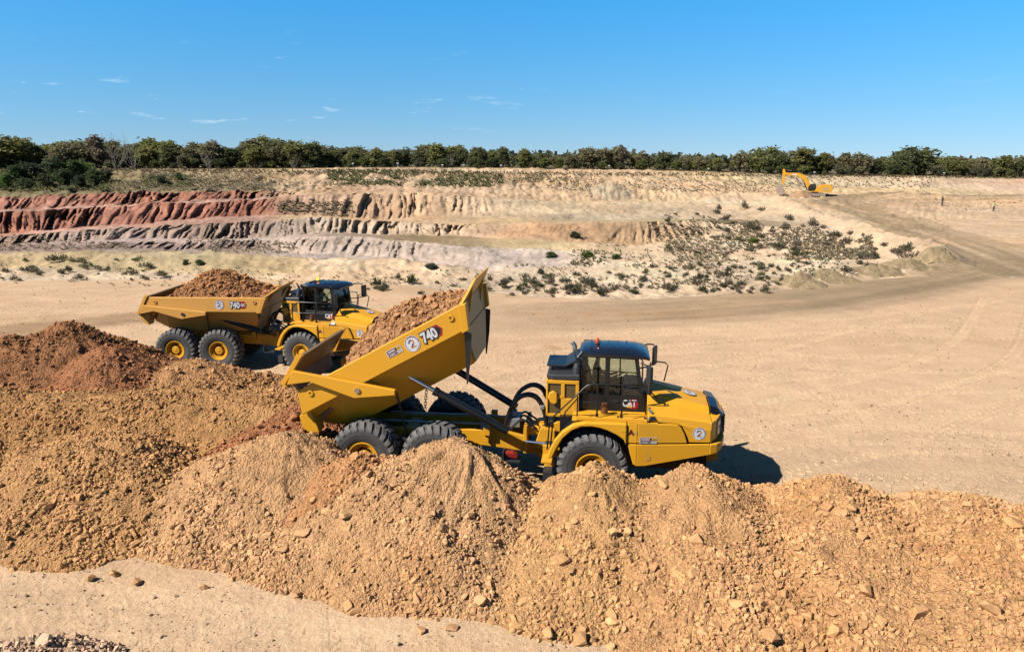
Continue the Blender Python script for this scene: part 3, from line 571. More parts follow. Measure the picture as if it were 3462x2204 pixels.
# name, label, x, y, distance, (slope left, right, front, back) factors, round top, colour, rills
TAN = (.70, .38, .17); TAN2 = (.71, .40, .19); ORG = (.66, .325, .14); BRN = (.43, .195, .085); RED = (.47, .20, .088); GOLD = (.67, .36, .15)
HEAPS = [
 ('dark_soil_heap', 'tall dark red-brown soil heap at the left edge behind the levelled soil', 145, 764, 26.2, (.62, .80, .62, .8), .35, BRN, .05),
 ('low_soil_heap', 'low dark brown soil heap cut off by the left edge of the picture', 8, 792, 25.2, (.6, .7, .6, .8), .4, BRN, .05),
 ('lumpy_soil_heap', 'lumpy dark soil hump on the near side of the tall dark heap', 262, 812, 24.9, (.7, .9, .6, .8), .3, RED, .06),
 ('rubbly_soil_heap', 'rubbly reddish soil heap hiding the wheel bottoms of the farther truck', 450, 846, 25.6, (.52, .50, .5, .8), .5, (.62, .325, .14), .03),
 ('tipped_soil_heap', 'fresh reddish soil heap just tipped under the raised truck tail', 716, 955, 20.35, (.6, .9, .6, .7), .3, RED, .04),
 ('golden_soil_heap', 'broad golden sandy heap at the lower left with a smooth top', 262, 1036, 18.3, (.40, .66, .65, .5), .7, GOLD, .03),
 ('scoured_soil_heap', 'tan heap with scoured bare face left of the rear truck wheel', 662, 1014, 17.75, (.66, .74, .86, .9), .2, TAN2, .12),
 ('pebbly_soil_heap', 'low pebbly tan heap right in front of the rearmost truck wheel', 850, 1074, 16.9, (.65, .65, .86, 1.0), .3, ORG, .04),
 ('sheer_soil_heap', 'tan heap with sheer fluted right flank under the truck middle', 1085, 1038, 16.55, (.55, 1.2, .84, 1.0), .35, TAN2, .17),
 ('cloddy_soil_heap', 'cloddy heap with orange streak in front of the front truck wheel', 1400, 1097, 15.75, (.8, .8, .72, 1.0), .15, (.70, .39, .17), .09),
 ('pointed_soil_heap', 'pointed rocky heap below the truck bonnet', 1648, 1096, 15.5, (.8, .8, .56, 1.0), .14, TAN, .09),
 ('stony_soil_heap', 'stony tan heap right of the truck shadow', 1975, 1127, 15.0, (.72, .82, .50, .9), .2, TAN, .06),
 ('flat_soil_heap', 'lower flat-topped tan heap second from the right edge', 2245, 1166, 14.4, (.7, .5, .46, .8), .4, TAN2, .05),
 ('edge_soil_heap', 'rubbly tan heap running out of the right edge of the picture', 2470, 1205, 13.3, (.5, .5, .40, .8), .5, TAN, .04),
 ('pale_rubble_heap', 'small pale pinkish rubble heap in the lower left corner', 24, 1518, 11.2, (.5, .55, .8, 1.1), .3, (.80, .52, .33), .05),
]
HP = []
for h in HEAPS:
    X, Y, z = at_depth(h[2], h[3], h[4]); HP.append((X, Y, z))
BANK = ('levelled_soil_bank', 'long levelled bank of brown soil behind the golden heap', (.60, .315, .125))
def heap_fields(x, y):
    out = []
    wx = x + .35 * fbm(x * .5, y * .5, 301) + .10 * fbm(x * 1.7, y * 1.7, 303); wy = y + .35 * fbm(x * .5, y * .5, 305) + .10 * fbm(x * 1.7, y * 1.7, 307)
    for (X, Y, z), h in zip(HP, HEAPS):
        sl, sr, sf, sb = h[5]; dx, dy = wx - X, wy - Y
        qx = np.where(dx < 0, dx * sl, dx * sr); qy = np.where(dy < 0, dy * sf, dy * sb); r0 = h[6] * .6
        q = np.sqrt(qx * qx + qy * qy); hh = z - K0 / .62 * .62 * (np.sqrt(q * q * 1.0 + r0 * r0) - r0) * 1.0
        ang = np.arctan2(dy, dx); rr = np.hypot(dx, dy)
        rill = np.abs(fbm(ang * 5.5 + .3 * rr, rr * .35 + X, 311, 3)) - .25
        hh = hh + h[8] * 1.6 * rill * sstep(.15, .6, rr) * sstep(3.0, 1.4, rr)
        out.append(hh)
    # the levelled bank
    qx = np.maximum(np.abs(wx + 13.6) - 7.6, 0); qy = np.where(wy > 21.2, np.maximum(wy - 22.4, 0) * 1.2, np.maximum(20.4 - wy, 0))
    out.append(1.78 - .48 * np.sqrt(qx * qx + qy * qy) - .16 * np.abs(wy - 21.6) + .10 * fbm(wx * .35, wy * 1.4, 331))
    return np.stack(out)
DX = .05
hx = np.arange(-21, 14.6, DX); hy = np.arange(8.2, 31, DX)
HX, HY = np.meshgrid(hx, hy)
FL = heap_fields(HX, HY); KS = 13.0
mxf = FL.max(0); HZ = mxf + np.log(np.exp(KS * (FL - mxf)).sum(0)) / KS
OWN = FL.argmax(0)
rough = fbm(HX * 1.6, HY * 1.6, 341, 4); HZ = HZ + (.12 * rough + .065 * fbm(HX * 5, HY * 5, 343, 3) + .05 * np.maximum(fbm(HX * 3.2, HY * 3.2, 347, 2), 0)) * sstep(-.1, .35, HZ)
gz = floor_z(HY); KEEP = HZ > gz - .03
def heap_colour(x, y, own):
    base = np.array([h[7] for h in HEAPS] + [BANK[2]])[own]
    o = sstep(.05, .55, fbm(x * .55 + 3, y * .3, 351, 3))[..., None] * .45; c = base * (1 - o) + np.array((.70, .35, .14)) * o * (base.mean(-1, keepdims=True) / .46)
    p = sstep(.15, .6, fbm(x * .8 + 9, y * .6, 353, 3))[..., None] * .35; c = c * (1 - p) + c * np.array((1.06, 1.12, 1.18)) * p
    b = sstep(.1, .6, fbm(x * .25, y * 2.2, 357, 3))[..., None] * .3 * (own == len(HEAPS))[..., None]
    c = c * (1 - b) + np.array((.50, .22, .075)) * b
    return c * (1 + .13 * fbm(x * 2.5, y * 2.5, 355))[..., None]
HC = heap_colour(HX, HY, OWN)
fo = OWN[:-1, :-1]; kf = (KEEP[:-1, :-1] | KEEP[1:, :-1] | KEEP[:-1, 1:] | KEEP[1:, 1:])
ny, nx = HX.shape; vid = np.arange(ny * nx).reshape(ny, nx)
VH = np.stack([HX, HY, np.maximum(HZ, gz - .25)], -1).reshape(-1, 3); CH = HC.reshape(-1, 3)
def heap_z(x, y):
    i = np.clip(((x - hx[0]) / DX).astype(int), 0, nx - 2); j = np.clip(((y - hy[0]) / DX).astype(int), 0, ny - 2)
    return HZ[j, i], OWN[j, i], KEEP[j, i]
HEAP_OBJ = []
for k in range(len(HEAPS) + 1):
    sel = kf & (fo == k)
    name, label = (HEAPS[k][0], HEAPS[k][1]) if k < len(HEAPS) else BANK[:2]
    j, i = np.nonzero(sel)
    if len(i) == 0: HEAP_OBJ.append(None); continue
    fc = np.stack([vid[j, i], vid[j, i + 1], vid[j + 1, i + 1], vid[j + 1, i]], 1)
    u, inv = np.unique(fc, return_inverse=True)
    me = grid_mesh(name, VH[u], inv.reshape(-1, 4), M_HEAP, CH[u])
    o = link(name, me); tag(o, label, 'soil heap', 'soil heaps dumped in rows'); HEAP_OBJ.append(o)
# loose clods and stones on every heap
NC = 500000
cx_ = RNG.uniform(-20, 13.5, NC); cy_ = 8.5 + 22 * RNG.uniform(0, 1, NC) ** 1.15
cz, co, ck = heap_z(cx_, cy_)
patch = sstep(-.2, .3, fbm(cx_ * .55, cy_ * .55, 361, 3)); hh_ = np.clip((cz - 0) / 2, 0, 1)
okc = ck & (RNG.uniform(0, 1, NC) < (.13 + .87 * patch) * (1 - .35 * hh_))
rill_s = np.array([h[8] for h in HEAPS] + [0.])[co]; pkx = np.array([p_[0] for p_ in HP] + [0.])[co]; pky = np.array([p_[1] for p_ in HP] + [0.])[co]
bare = (rill_s >= .09) * sstep(.15, .45, np.hypot(cx_ - pkx, cy_ - pky)) * sstep(2.3, 1.3, np.hypot((cx_ - pkx) * 1.5, cy_ - pky)) * (cy_ < pky + .2)
okc &= RNG.uniform(0, 1, NC) > bare * .88
sz = .0195 * (1 - RNG.uniform(0, .985, NC)) ** -.57 * (1 + .6 * (1 - hh_)); sz = np.minimum(sz, .16)
big = sz > .095
def clods_for(k):
    m = okc & (co == k) & ~big; i = np.nonzero(m)[0]
    P = np.stack([cx_[i], cy_[i], cz[i] + sz[i] * .15], 1)
    C = heap_colour(cx_[i], cy_[i], np.full(len(i), k)) * RNG.uniform(.78, 1.14, (len(i), 1)) * (1 + RNG.normal(0, .03, (len(i), 3)))
    return P, sz[i], C
def stone(parent, x, y, z, s, c, rs):
    o = link('stone', STONES[rs.randrange(len(STONES))], parent); o.location = (x, y, z)
    o.scale = (s * rs.uniform(.85, 1.3), s * rs.uniform(.8, 1.1), s * rs.uniform(.7, 1.0)); o.rotation_euler = (rs.uniform(-.5, .5), rs.uniform(-.5, .5), rs.uniform(0, 6.28))
    o.color = (*c, 1); return o
rs = random.Random(5)
for k in range(len(HEAPS) + 1):
    if HEAP_OBJ[k] is None: continue
    P, S, C = clods_for(k)
    if len(P): clod_cloud('loose_clods', P, S, np.clip(C, .02, .85), HEAP_OBJ[k], k)
    i = np.nonzero(okc & (co == k) & big)[0]
    i = i[np.argsort(-sz[i] * RNG.uniform(.3, 1, len(i)) / np.maximum(cy_[i], 8))][:62]
    for q in i:
        c = heap_colour(cx_[q:q + 1], cy_[q:q + 1], np.array([k]))[0] * rs.uniform(.82, 1.12); s = sz[q] * rs.uniform(.5, 1.05)
        stone(HEAP_OBJ[k], cx_[q], cy_[q], cz[q] + s * .12, s, np.clip(c, 0, .82), rs)
# bigger stones that rolled to the toe of the heaps, seen one by one
toe = [(1130, 1418, .19, 11), (1735, 1425, .17, 10), (1062, 1480, .16, 10), (985, 1487, .13, 8), (818, 1430, .15, 7), (700, 1402, .16, 6), (480, 1385, .14, 6), (322, 1372, .15, 6), (215, 1362, .14, 5), (270, 1352, .13, 6), (1290, 1497, .18, 9), (1360, 1510, .2, 9),
       (1320, 1327, .17, 9), (815, 1220, .17, 7), (1110, 1215, .17, 8), (1640, 1277, .2, 10), (2240, 1325, .2, 12), (2035, 1395, .19, 11), (2330, 1440, .22, 13), (2390, 1240, .22, 13), (1920, 1180, .17, 11), (1560, 1145, .2, 10), (2160, 1455, .2, 12), (1960, 1490, .2, 12), (1810, 1500, .2, 10), (610, 1300, .14, 6), (870, 1120, .15, 7)]
for xD, yD, s, k in toe:
    d = ray(xD * KD, yD * KD); Ys = np.linspace(8.6, 26, 700); zr = HCAM + d[2] / d[1] * Ys; xr = d[0] / d[1] * Ys
    zh, ow, kp = heap_z(xr, Ys); zt = np.where(kp, np.maximum(zh, floor_z(Ys)), floor_z(Ys)); hit = np.nonzero(zr <= zt)[0]
    if len(hit) == 0: continue
    q = hit[0]; kk = int(ow[q]); par = HEAP_OBJ[kk]
    c = heap_colour(xr[q:q + 1], Ys[q:q + 1], np.array([kk]))[0] * rs.uniform(.9, 1.12)
    stone(par, xr[q], Ys[q], zt[q] + s * .3, s, np.clip(c, 0, .82), rs)

# ================================================================== articulated dump trucks
# truck coordinates: x forward from the front axle, y to the left, z up from the ground
def frame_m(x, y, z, yaw_deg): return Matrix.Translation((x, y, z)) @ Matrix.Rotation(-math.radians(yaw_deg), 4, 'Z')
def text_mesh(name, body, size, mat, offset=0.0, extrude=0.002, shear=0.0, xs=1.0, align='LEFT'):
    cu = bpy.data.curves.new('text', 'FONT'); cu.body = body; cu.size = size; cu.offset = offset; cu.extrude = extrude; cu.shear = shear; cu.align_x = align; cu.resolution_u = 3
    ob = bpy.data.objects.new('text', cu); COL.objects.link(ob); bpy.context.view_layer.update()
    me = bpy.data.meshes.new_from_object(ob.evaluated_get(bpy.context.evaluated_depsgraph_get())); me.name = name
    bpy.data.objects.remove(ob); bpy.data.curves.remove(cu)
    n = len(me.vertices); co = np.empty(n * 3, np.float32); me.vertices.foreach_get('co', co); co = co.reshape(-1, 3)
    v = np.stack([co[:, 0] * xs, -co[:, 2], co[:, 1]], 1); me.vertices.foreach_set('co', v.ravel().astype(np.float32)); me.update()
    me.materials.clear(); me.materials.append(mat)
    return me
def disc(mb, cx, cz, r0, r1, y, a0=0, a1=2 * PI, mi=0, n=28):
    vs, fs = [], []
    for k in range(n + 1):
        a = a0 + (a1 - a0) * k / n
        vs += [(cx + r0 * math.cos(a), y, cz + r0 * math.sin(a)), (cx + r1 * math.cos(a), y, cz + r1 * math.sin(a))]
    for k in range(n): fs.append((2 * k, 2 * k + 1, 2 * k + 3, 2 * k + 2))
    mb.add(vs, fs, mi)
def round_sticker(cx, cz, r, y):
    """white roundel with a purple broken ring and a two-coloured figure 2"""
    mb = MB(); disc(mb, cx, cz, 0, r, y, mi=0); disc(mb, cx, cz, .80 * r, .93 * r, y - .003, -.2, 2.0, 1); disc(mb, cx, cz, .84 * r, .91 * r, y - .003, 2.1, 3.9, 1); disc(mb, cx, cz, .84 * r, .90 * r, y - .003, 4.9, 6.0, 1)
    def st(pts, w, mi):
        for (a, b) in zip(pts[:-1], pts[1:]):
            dx, dz = b[0] - a[0], b[1] - a[1]; L = math.hypot(dx, dz); nx_, nz_ = -dz / L * w, dx / L * w
            mb.add([(cx + r * (p[0] + s * nx_), y - .003, cz + r * (p[1] + s * nz_)) for p, s in ((a, 1), (a, -1), (b, -1), (b, 1))], [(0, 1, 2, 3)], mi)
    st([(-.34, .16), (-.28, .36), (-.10, .46), (.08, .44)], .10, 1); st([(.08, .44), (.24, .32), (.26, .14), (.12, -.04)], .09, 2)
    st([(.12, -.04), (-.10, -.24), (-.26, -.40)], .10, 1); st([(-.34, -.44), (.36, -.44)], .09, 2)
    return mb.mesh('round_sticker', [M_WHITE, M_PURPLE, M_ORANGE])
def name_plate(x0, x1, z0, z1, y):
    mb = MB(); mb.box(x0, x1, y, y + .004, z0, z1, 0); w, h = x1 - x0, z1 - z0
    def b(a0, a1, c0, c1, mi, dy=.003): mb.box(x0 + a0 * w, x0 + a1 * w, y - dy, y - dy + .002, z0 + c0 * h, z0 + c1 * h, mi)
    b(.04, .96, .42, .93, 1); b(.04, .66, .10, .32, 1); b(.70, .95, .46, .88, 2, .006)
    r = random.Random(3); x = .10
    while x < .56: ww = r.uniform(.02, .045); b(x, x + ww, .56, .78 + r.uniform(0, .06), 0, .006); x += ww + .012
    x = .16
    while x < .48: ww = r.uniform(.015, .03); b(x, x + ww, .15, .27, 0, .006); x += ww + .012
    x = .74
    while x < .91: b(x, x + .02, .60, .72, 1, .009); x += .034
    b(.70, .95, .18, .24, 1)
    return mb.mesh('name_plate', [M_WHITE, M_MAROON, M_GOLD])
# ---- wheel (axis y, outer side at -y)
def make_wheel_meshes():
    t = MB()
    prof = [(.40, -.29), (.47, -.335), (.60, -.365), (.74, -.37), (.83, -.35), (.885, -.30), (.895, 0), (.885, .30), (.83, .35), (.74, .37), (.60, .365), (.47, .335), (.40, .29)]
    t.lathe(prof, 48)
    disc_r = .66
    t.lathe([(.655, -.375), (.66, -.378), (.665, -.375)], 48)
    NL = 26
    for k in range(NL):
        for side in (-1, 1):
            a = 2 * PI * (k + (.5 if side > 0 else 0)) / NL; w0, w1 = .075, .058
            secs = [(.03, .935, .04), (.20, .938, -.01), (.335, .915, -.05), (.375, .84, -.075), (.378, .775, -.085)]
            ro = [(.86, .86), (.86, .86), (.85, .85), (.78, .78), (.74, .74)]
            vs = []
            for (yy, rr, sk), (ri, _) in zip(secs, ro):
                for da in (-w0, w0):
                    for rad in (ri, rr):
                        ang = a + da * (1 if yy < .3 else .85) + sk * 1.2
                        vs.append((rad * math.cos(ang), side * yy if rad == rr or yy < .3 else side * (yy - .02), rad * math.sin(ang)))
            fs = []
            for j in range(4):
                o = j * 4; fs += [(o + 1, o + 3, o + 7, o + 5), (o, o + 1, o + 5, o + 4), (o + 2, o + 6, o + 7, o + 3)]
            fs += [(0, 2, 3, 1), (16, 17, 19, 18)]
            t.add(vs, fs, 1)
    tyre = t.mesh('tyre', [M_TYRE, M_TREAD], 40)
    r = MB(); r.lathe([(.37, .2), (.37, -.25), (.405, -.285), (.43, -.31), (.425, -.335), (.40, -.335), (.385, -.305), (.355, -.30), (.335, -.265), (.30, -.262), (.275, -.255), (.27, -.10), (.18, -.06), (0.001, -.06)], 40)
    rim = r.mesh('rim', M_YEL, 40)
    h = MB(); h.lathe([(.26, -.05), (.225, -.12), (.18, -.17), (.175, -.27), (.16, -.285), (.06, -.29), (.05, -.30), (.001, -.30)], 28)
    for k in range(10):
        a = 2 * PI * k / 10; h.tube([(.20 * math.cos(a), -.12, .20 * math.sin(a)), (.20 * math.cos(a), -.16, .20 * math.sin(a))], .014, 6)
    hub = h.mesh('hub', M_YEL, 40)
    return tyre, rim, hub
TYRE, RIM, HUB = make_wheel_meshes()
HINGE, BED_TILT, GATE_PIVOT, GATE_SWING = (-6.41, 1.56), 28.8, (-5.58, 2.63), 31.7

def ysurf(x):    # plan line of the tractor's side panels (positive half)
    return float(np.interp(x, [-2, 1.14, 3.02], [1.66, 1.66, 1.40]))

def build_truck(name, label, TR, TF, tilt, dirty, number, side_no, driver_mat, beacon_lit, load_spec, seed):
    """TR / TF: placement of the rear and the front unit (they steer at the hitch)"""
    org = (TR @ Matrix.Translation((-3.2, 0, 0))).to_translation()
    T = empty(name, org); tag(T, label, 'dump truck', 'articulated dump trucks'); INV = Matrix.Translation(-org)
    MR, MF = INV @ TR, INV @ TF
    YB = M_YEL_DUSTY if dirty else M_YEL
    def part(nm, mb, mats, M, smooth=None, bv=None, parent=None):
        me = mb if isinstance(mb, bpy.types.Mesh) else mb.mesh(nm, mats, smooth)
        o = link(nm, me, parent or T, None if parent else M)
        if bv: bevel(o, bv)
        return o
    # ---------------- wheels and axles
    for M, xs in ((MF, (0,)), (MR, (-4.22, -6.19))):
        for x in xs:
            for s in (-1, 1):
                w = empty('wheel', (0, 0, 0), T)
                w.matrix_basis = M @ Matrix.Translation((x, s * 1.345, .93)) @ Matrix.Rotation(0 if s < 0 else PI, 4, 'Z') @ Matrix.Rotation(random.Random(seed + int(x * 10) + s).uniform(0, 6), 4, 'Y')
                link('tyre', TYRE, w); link('rim', RIM, w); link('hub', HUB, w)
            part('axle', MB().tube([(x, -1.2, .93), (x, 1.2, .93)], .17, 12).sphere((x, 0, .93), (.36, .34, .36), n=14, m=8), M_YEL if x else M_DARK, M, 40)
    # ---------------- rear frame
    fr = MB()
    rail = [(-1.86, .90), (-1.86, 1.34), (-2.55, 1.50), (-3.3, 1.46), (-6.3, 1.42), (-6.9, 1.62), (-6.95, 1.2), (-6.0, 1.02), (-3.0, 1.02)]
    for s in (-1, 1): fr.prism(rail, s * .50, s * .62)
    fr.box(-6.85, -6.5, -.62, .62, 1.08, 1.40).box(-5.35, -5.0, -.5, .5, 1.08, 1.38).box(-3.2, -2.9, -.5, .5, 1.1, 1.42)
    fr.box(-1.92, -1.82, -.66, .66, .86, 1.62)
    for s in (-1, 1): fr.prism([(-6.25, .84), (-5.2, .98), (-4.16, .84), (-4.2, 1.06), (-5.2, 1.26), (-6.2, 1.06)], s * .70, s * .86)
    part('rear_frame', fr, M_YEL, MR, bv=.015)
    for s in (-1, 1):
        part('suspension_pivot', MB().lathe([(.0, -.10), (.13, -.10), (.13, .10), (0, .10)], 20, c=(-5.2, s * .94, 1.2)), M_DARK, MR, 40)
        part('frame_bracket', MB().box(-3.02, -2.84, s * .63 if s > 0 else -.80, .80 if s > 0 else -.63, 1.38, 1.60).box(-2.98, -2.88, s * .70 - .05, s * .70 + .05, 1.18, 1.38), M_YEL, MR, bv=.012)
        part('hydraulic_pipe', MB().tube([(-6.0, s * .36, 1.55), (-4.5, s * .36, 1.55), (-2.9, s * .36, 1.57), (-2.2, s * .3, 1.5)], .035, 8), M_GREY, MR, 40)
    if not dirty: part('wheel_chock', MB().prism([(-2.40, .84), (-2.06, .79), (-2.06, .87), (-2.18, .94), (-2.40, .94)], -.90, -.66), M_CHOCK, MR, bv=.01)
    part('chock_rack', MB().box(-2.46, -1.98, -.98, -.62, .70, .74).box(-2.46, -2.43, -.98, -.62, .72, .98), M_DARK, MR)
    # ---------------- hitch
    hi = MB(); hi.tube([(-1.45, 0, .55), (-1.45, 0, 1.65)], .16, 14).box(-1.84, -1.40, -.30, .30, .72, 1.02).box(-1.84, -1.40, -.30, .30, 1.28, 1.5)
    part('hitch', hi, M_YEL, MR, 40, bv=.015)
    hf = MB(); hf.prism([(-1.55, .70), (-.6, .66), (-.3, .8), (-.3, 1.6), (-1.0, 1.7), (-1.52, 1.55)], -.34, .34)
    hf.prism([(-1.62, 1.05), (-1.3, .95), (-1.05, 1.1), (-1.05, 1.55), (-1.45, 1.62)], -.62, -.40).prism([(-1.62, 1.05), (-1.3, .95), (-1.05, 1.1), (-1.05, 1.55), (-1.45, 1.62)], .40, .62)
    part('hitch_yoke', hf, M_YEL, MF, bv=.02)
    for s in (-1, 1):
        sc = part('steering_cylinder', MB().tube([(-1.30, s * .78, 1.23), (-.65, s * .85, 1.23)], .075, 10), M_BLACK, MF, 40)
        part('piston_rod', MB().tube([(-1.86, s * .66, 1.22), (-1.28, s * .78, 1.23)], .038, 8), M_STEEL, None, 40, parent=sc)
    part('valve_block', MB().box(-2.42, -2.05, -.42, .18, 1.52, 1.78).box(-2.3, -2.15, -.3, -.1, 1.78, 1.95).tube([(-2.2, -.2, 1.9), (-2.2, -.2, 2.15)], .03), M_GREY, MR, bv=.012)
    # ---------------- hoses between the two units
    def hosept(M, p): return (INV @ (TR if M == 'R' else TF) @ Vector(p))
    def hose(pts, r, n=9):
        P = [tuple(hosept(a, b)) for a, b in pts]; P2 = []
        Q = [np.array(p) for p in P]
        for i in range(len(Q) - 1):
            p0, p1, p2, p3 = Q[max(i - 1, 0)], Q[i], Q[i + 1], Q[min(i + 2, len(Q) - 1)]
            for t in np.linspace(0, 1, 6, endpoint=False): P2.append(.5 * ((2 * p1) + (-p0 + p2) * t + (2 * p0 - 5 * p1 + 4 * p2 - p3) * t * t + (-p0 + 3 * p1 - 3 * p2 + p3) * t ** 3))
        P2.append(Q[-1])
        part('hose', MB().tube(P2, [r * (1 + .06 * (i % 2)) for i in range(len(P2))], n), M_HOSE, Matrix.Identity(4), 50)
    for dy, r in ((-.42, .058), (-.30, .05)):
        hose([('R', (-2.50, dy, 1.40)), ('R', (-2.34, dy, 1.95)), ('R', (-2.12, dy, 2.34)), ('R', (-1.86, dy, 2.48)), ('F', (-1.60, dy, 2.42)), ('F', (-1.43, dy, 2.18)), ('F', (-1.34, dy, 1.90)), ('F', (-1.28, dy, 1.45))], r)
    for dy, r in ((.22, .055), (.34, .05)):
        hose([('R', (-2.5, dy, 1.55)), ('R', (-2.32, dy, 2.0)), ('R', (-2.12, dy, 2.36)), ('R', (-1.8, dy, 2.56)), ('F', (-1.52, dy, 2.50)), ('F', (-1.36, dy, 2.25)), ('F', (-1.2, dy, 1.85)), ('F', (-1.0, dy, 1.5))], r)
    for dy in (-.55, -.2, .1):
        hose([('R', (-2.3, dy, 1.5)), ('R', (-2.0, dy + .05, 1.78)), ('R', (-1.8, dy, 1.72)), ('F', (-1.55, dy, 1.55))], .03, 7)
    part('hose_clamp', MB().box(-1.48, -1.36, -.50, -.36, 2.10, 2.22), M_GREY, MF, bv=.02)
    # ---------------- dump bed
    HB = Matrix.Translation((HINGE[0], 0, HINGE[1])); BM = MR @ HB @ Matrix.Rotation(-math.radians(tilt), 4, 'Y') @ HB.inverted()
    bed = MB()
    top_in, bot_in = 1.58, .86
    prof_b = [(-2.72, 1.72), (-5.2, 1.70), (-6.25, 1.72), (-6.75, 1.80), (-7.34, 2.10)]
    tops = [(-2.34, 2.76), (-4.7, 2.76), (-5.9, 2.76), (-6.5, 2.76), (-7.30, 2.74)]
    n = len(prof_b); vs, fs = [], []
    for s in (-1, 1):
        vs += [(x, s * top_in, 3.30) for x, z in [(-2.08, 0), (-4.7, 0), (-5.9, 0), (-6.5, 0), (-7.18, 0)]] + [(x, s * top_in, z) for x, z in tops] + [(x, s * bot_in, z) for x, z in prof_b]
    for o in (0, 3 * n):
        for i in range(n - 1):
            for j in (0, 1): fs.append((o + j * n + i, o + j * n + i + 1, o + (j + 1) * n + i + 1, o + (j + 1) * n + i))
    for i in range(n - 1): fs.append((2 * n + i, 2 * n + i + 1, 5 * n + i + 1, 5 * n + i))
    fs += [(0, n, 4 * n, 3 * n), (n, 2 * n, 5 * n, 4 * n)]
    bed.add(vs, fs, 0)
    bo = part('bed', bed, [M_BEDIN if False else YB], BM)
    so = bo.modifiers.new('solid', 'SOLIDIFY'); so.thickness = .05; so.offset = 0
    band = [(-7.165, 3.33), (-2.05, 3.35), (-2.32, 2.70), (-7.415, 2.70)]
    for s in (-1, 1):
        part('side_band', MB().prism(band, s * 1.56, s * 1.70), YB, None, bv=.02, parent=bo)
        part('end_rib', MB().prism([(-7.60, 2.70), (-7.24, 2.70), (-7.30, 2.20), (-7.34, 2.04), (-7.58, 2.14), (-7.70, 2.36)], s * 1.10, s * 1.52), YB, None, bv=.015, parent=bo)
        for xx, zz_ in ((-6.86, 3.13), (-2.42, 3.16)):
            part('lifting_eye', MB().lathe([(.035, 0), (.035, -.03), (.085, -.03), (.085, 0)], 18, c=(xx, -1.70 if s < 0 else 1.73, zz_)), YB, None, 40, parent=bo)
        part('front_post', MB().prism([(-2.10, 3.36), (-1.90, 3.30), (-2.16, 2.66), (-2.36, 2.66)], s * 1.50, s * 1.712), YB, None, bv=.015, parent=bo)
        part('hull_rib', MB().prism([(-5.35, 2.70), (-5.28, 2.70), (-4.85, 1.72), (-4.92, 1.72)], (lambda x, z, s=s: s * np.interp(z, [1.72, 2.70], [.90, 1.61])), (lambda x, z, s=s: s * np.interp(z, [1.72, 2.70], [.85, 1.56]))), YB, None, parent=bo)
    hb = MB(); hb.hexa([(-2.03, -1.5, 3.34), (-2.03, 1.5, 3.34), (-2.31, 1.5, 2.72), (-2.31, -1.5, 2.72)], [(-1.98, -1.5, 3.32), (-1.98, 1.5, 3.32), (-2.26, 1.5, 2.70), (-2.26, -1.5, 2.70)])
    hb.hexa([(-2.31, -1.5, 2.715), (-2.31, 1.5, 2.715), (-2.70, .84, 1.74), (-2.70, -.84, 1.74)], [(-2.25, -1.5, 2.68), (-2.25, 1.5, 2.68), (-2.65, .84, 1.72), (-2.65, -.84, 1.72)])
    part('headboard', hb, M_HEAD, None, parent=bo)
    gd = MB(); gd.hexa([(-2.07, -1.60, 3.36), (-2.07, 1.60, 3.36), (-1.60, 1.12, 3.68), (-1.60, -1.12, 3.68)], [(-2.02, -1.62, 3.31), (-2.02, 1.62, 3.31), (-1.55, 1.14, 3.66), (-1.55, -1.14, 3.66)])
    gd.hexa([(-1.60, -1.12, 3.68), (-1.60, 1.12, 3.68), (-1.52, 1.04, 3.72), (-1.52, -1.04, 3.72)], [(-1.55, -1.13, 3.655), (-1.55, 1.13, 3.655), (-1.49, 1.04, 3.70), (-1.49, -1.04, 3.70)])
    part('spill_guard', gd, YB, None, parent=bo)
    for yy in (-.85, .85):
        part('guard_gusset', MB().prism([(-2.02, 3.30), (-1.72, 3.53), (-2.13, 2.96)], yy - .03, yy + .03), YB, None, parent=bo)
    # lettering and decals on the right-hand side band
    yb = -1.705
    nx0, nx1 = (-3.37, -2.72) if not dirty else (-3.50, -2.80)
    me7 = text_mesh('number', '740', .37, M_WHITE, .016, .003, 0.0, .80)
    xs_ = [v.co.x for v in me7.vertices]; w7 = max(xs_) - min(xs_)
    hxr = nx0 + w7 + (.17 if not dirty else .30)
    hx_ = MB(); zc = 3.03
    hx_.prism([(nx0 + w7 * .55, zc - .155), (hxr - .09, zc - .155), (hxr, zc), (hxr - .09, zc + .155), (nx0 + w7 * .55, zc + .155)], yb - .001, yb - .004, 0)
    hx_.prism([(nx0 + w7 * .60, zc - .10), (hxr - .11, zc - .10), (hxr - .05, zc), (hxr - .11, zc + .10), (nx0 + w7 * .60, zc + .10)], yb - .005, yb - .008, 1)
    part('number_plate', hx_.mesh('number_plate', [M_RED, M_INK if not dirty else M_RED]), None, None, parent=bo)
    o = part('number_outline', text_mesh('number_outline', '740', .37, M_INK, .042, .002, 0.0, .80), None, None, parent=bo); o.location = (nx0, yb - .010, zc - .132)
    o = part('number', me7, None, None, parent=bo); o.location = (nx0, yb - .016, zc - .132)
    if dirty:
        o = part('lettering', text_mesh('lettering', 'GC', .17, M_WHITE, .008, .002, 0, .85), None, None, parent=bo); o.location = (nx0 + w7 + .035, yb - .012, zc - .06)
    part('round_sticker', round_sticker(-3.66 if not dirty else -3.98, 3.03, .215, yb - .004), None, None, parent=bo)
    if not dirty: part('name_plate', name_plate(-4.42, -3.97, 2.975, 3.165, yb - .006), None, None, parent=bo)
    # ---------------- tailgate (swings on arms outside the bed)
    GB = Matrix.Translation((GATE_PIVOT[0], 0, GATE_PIVOT[1])); GM = BM @ GB @ Matrix.Rotation(math.radians(GATE_SWING if tilt > 5 else 0), 4, 'Y') @ GB.inverted()
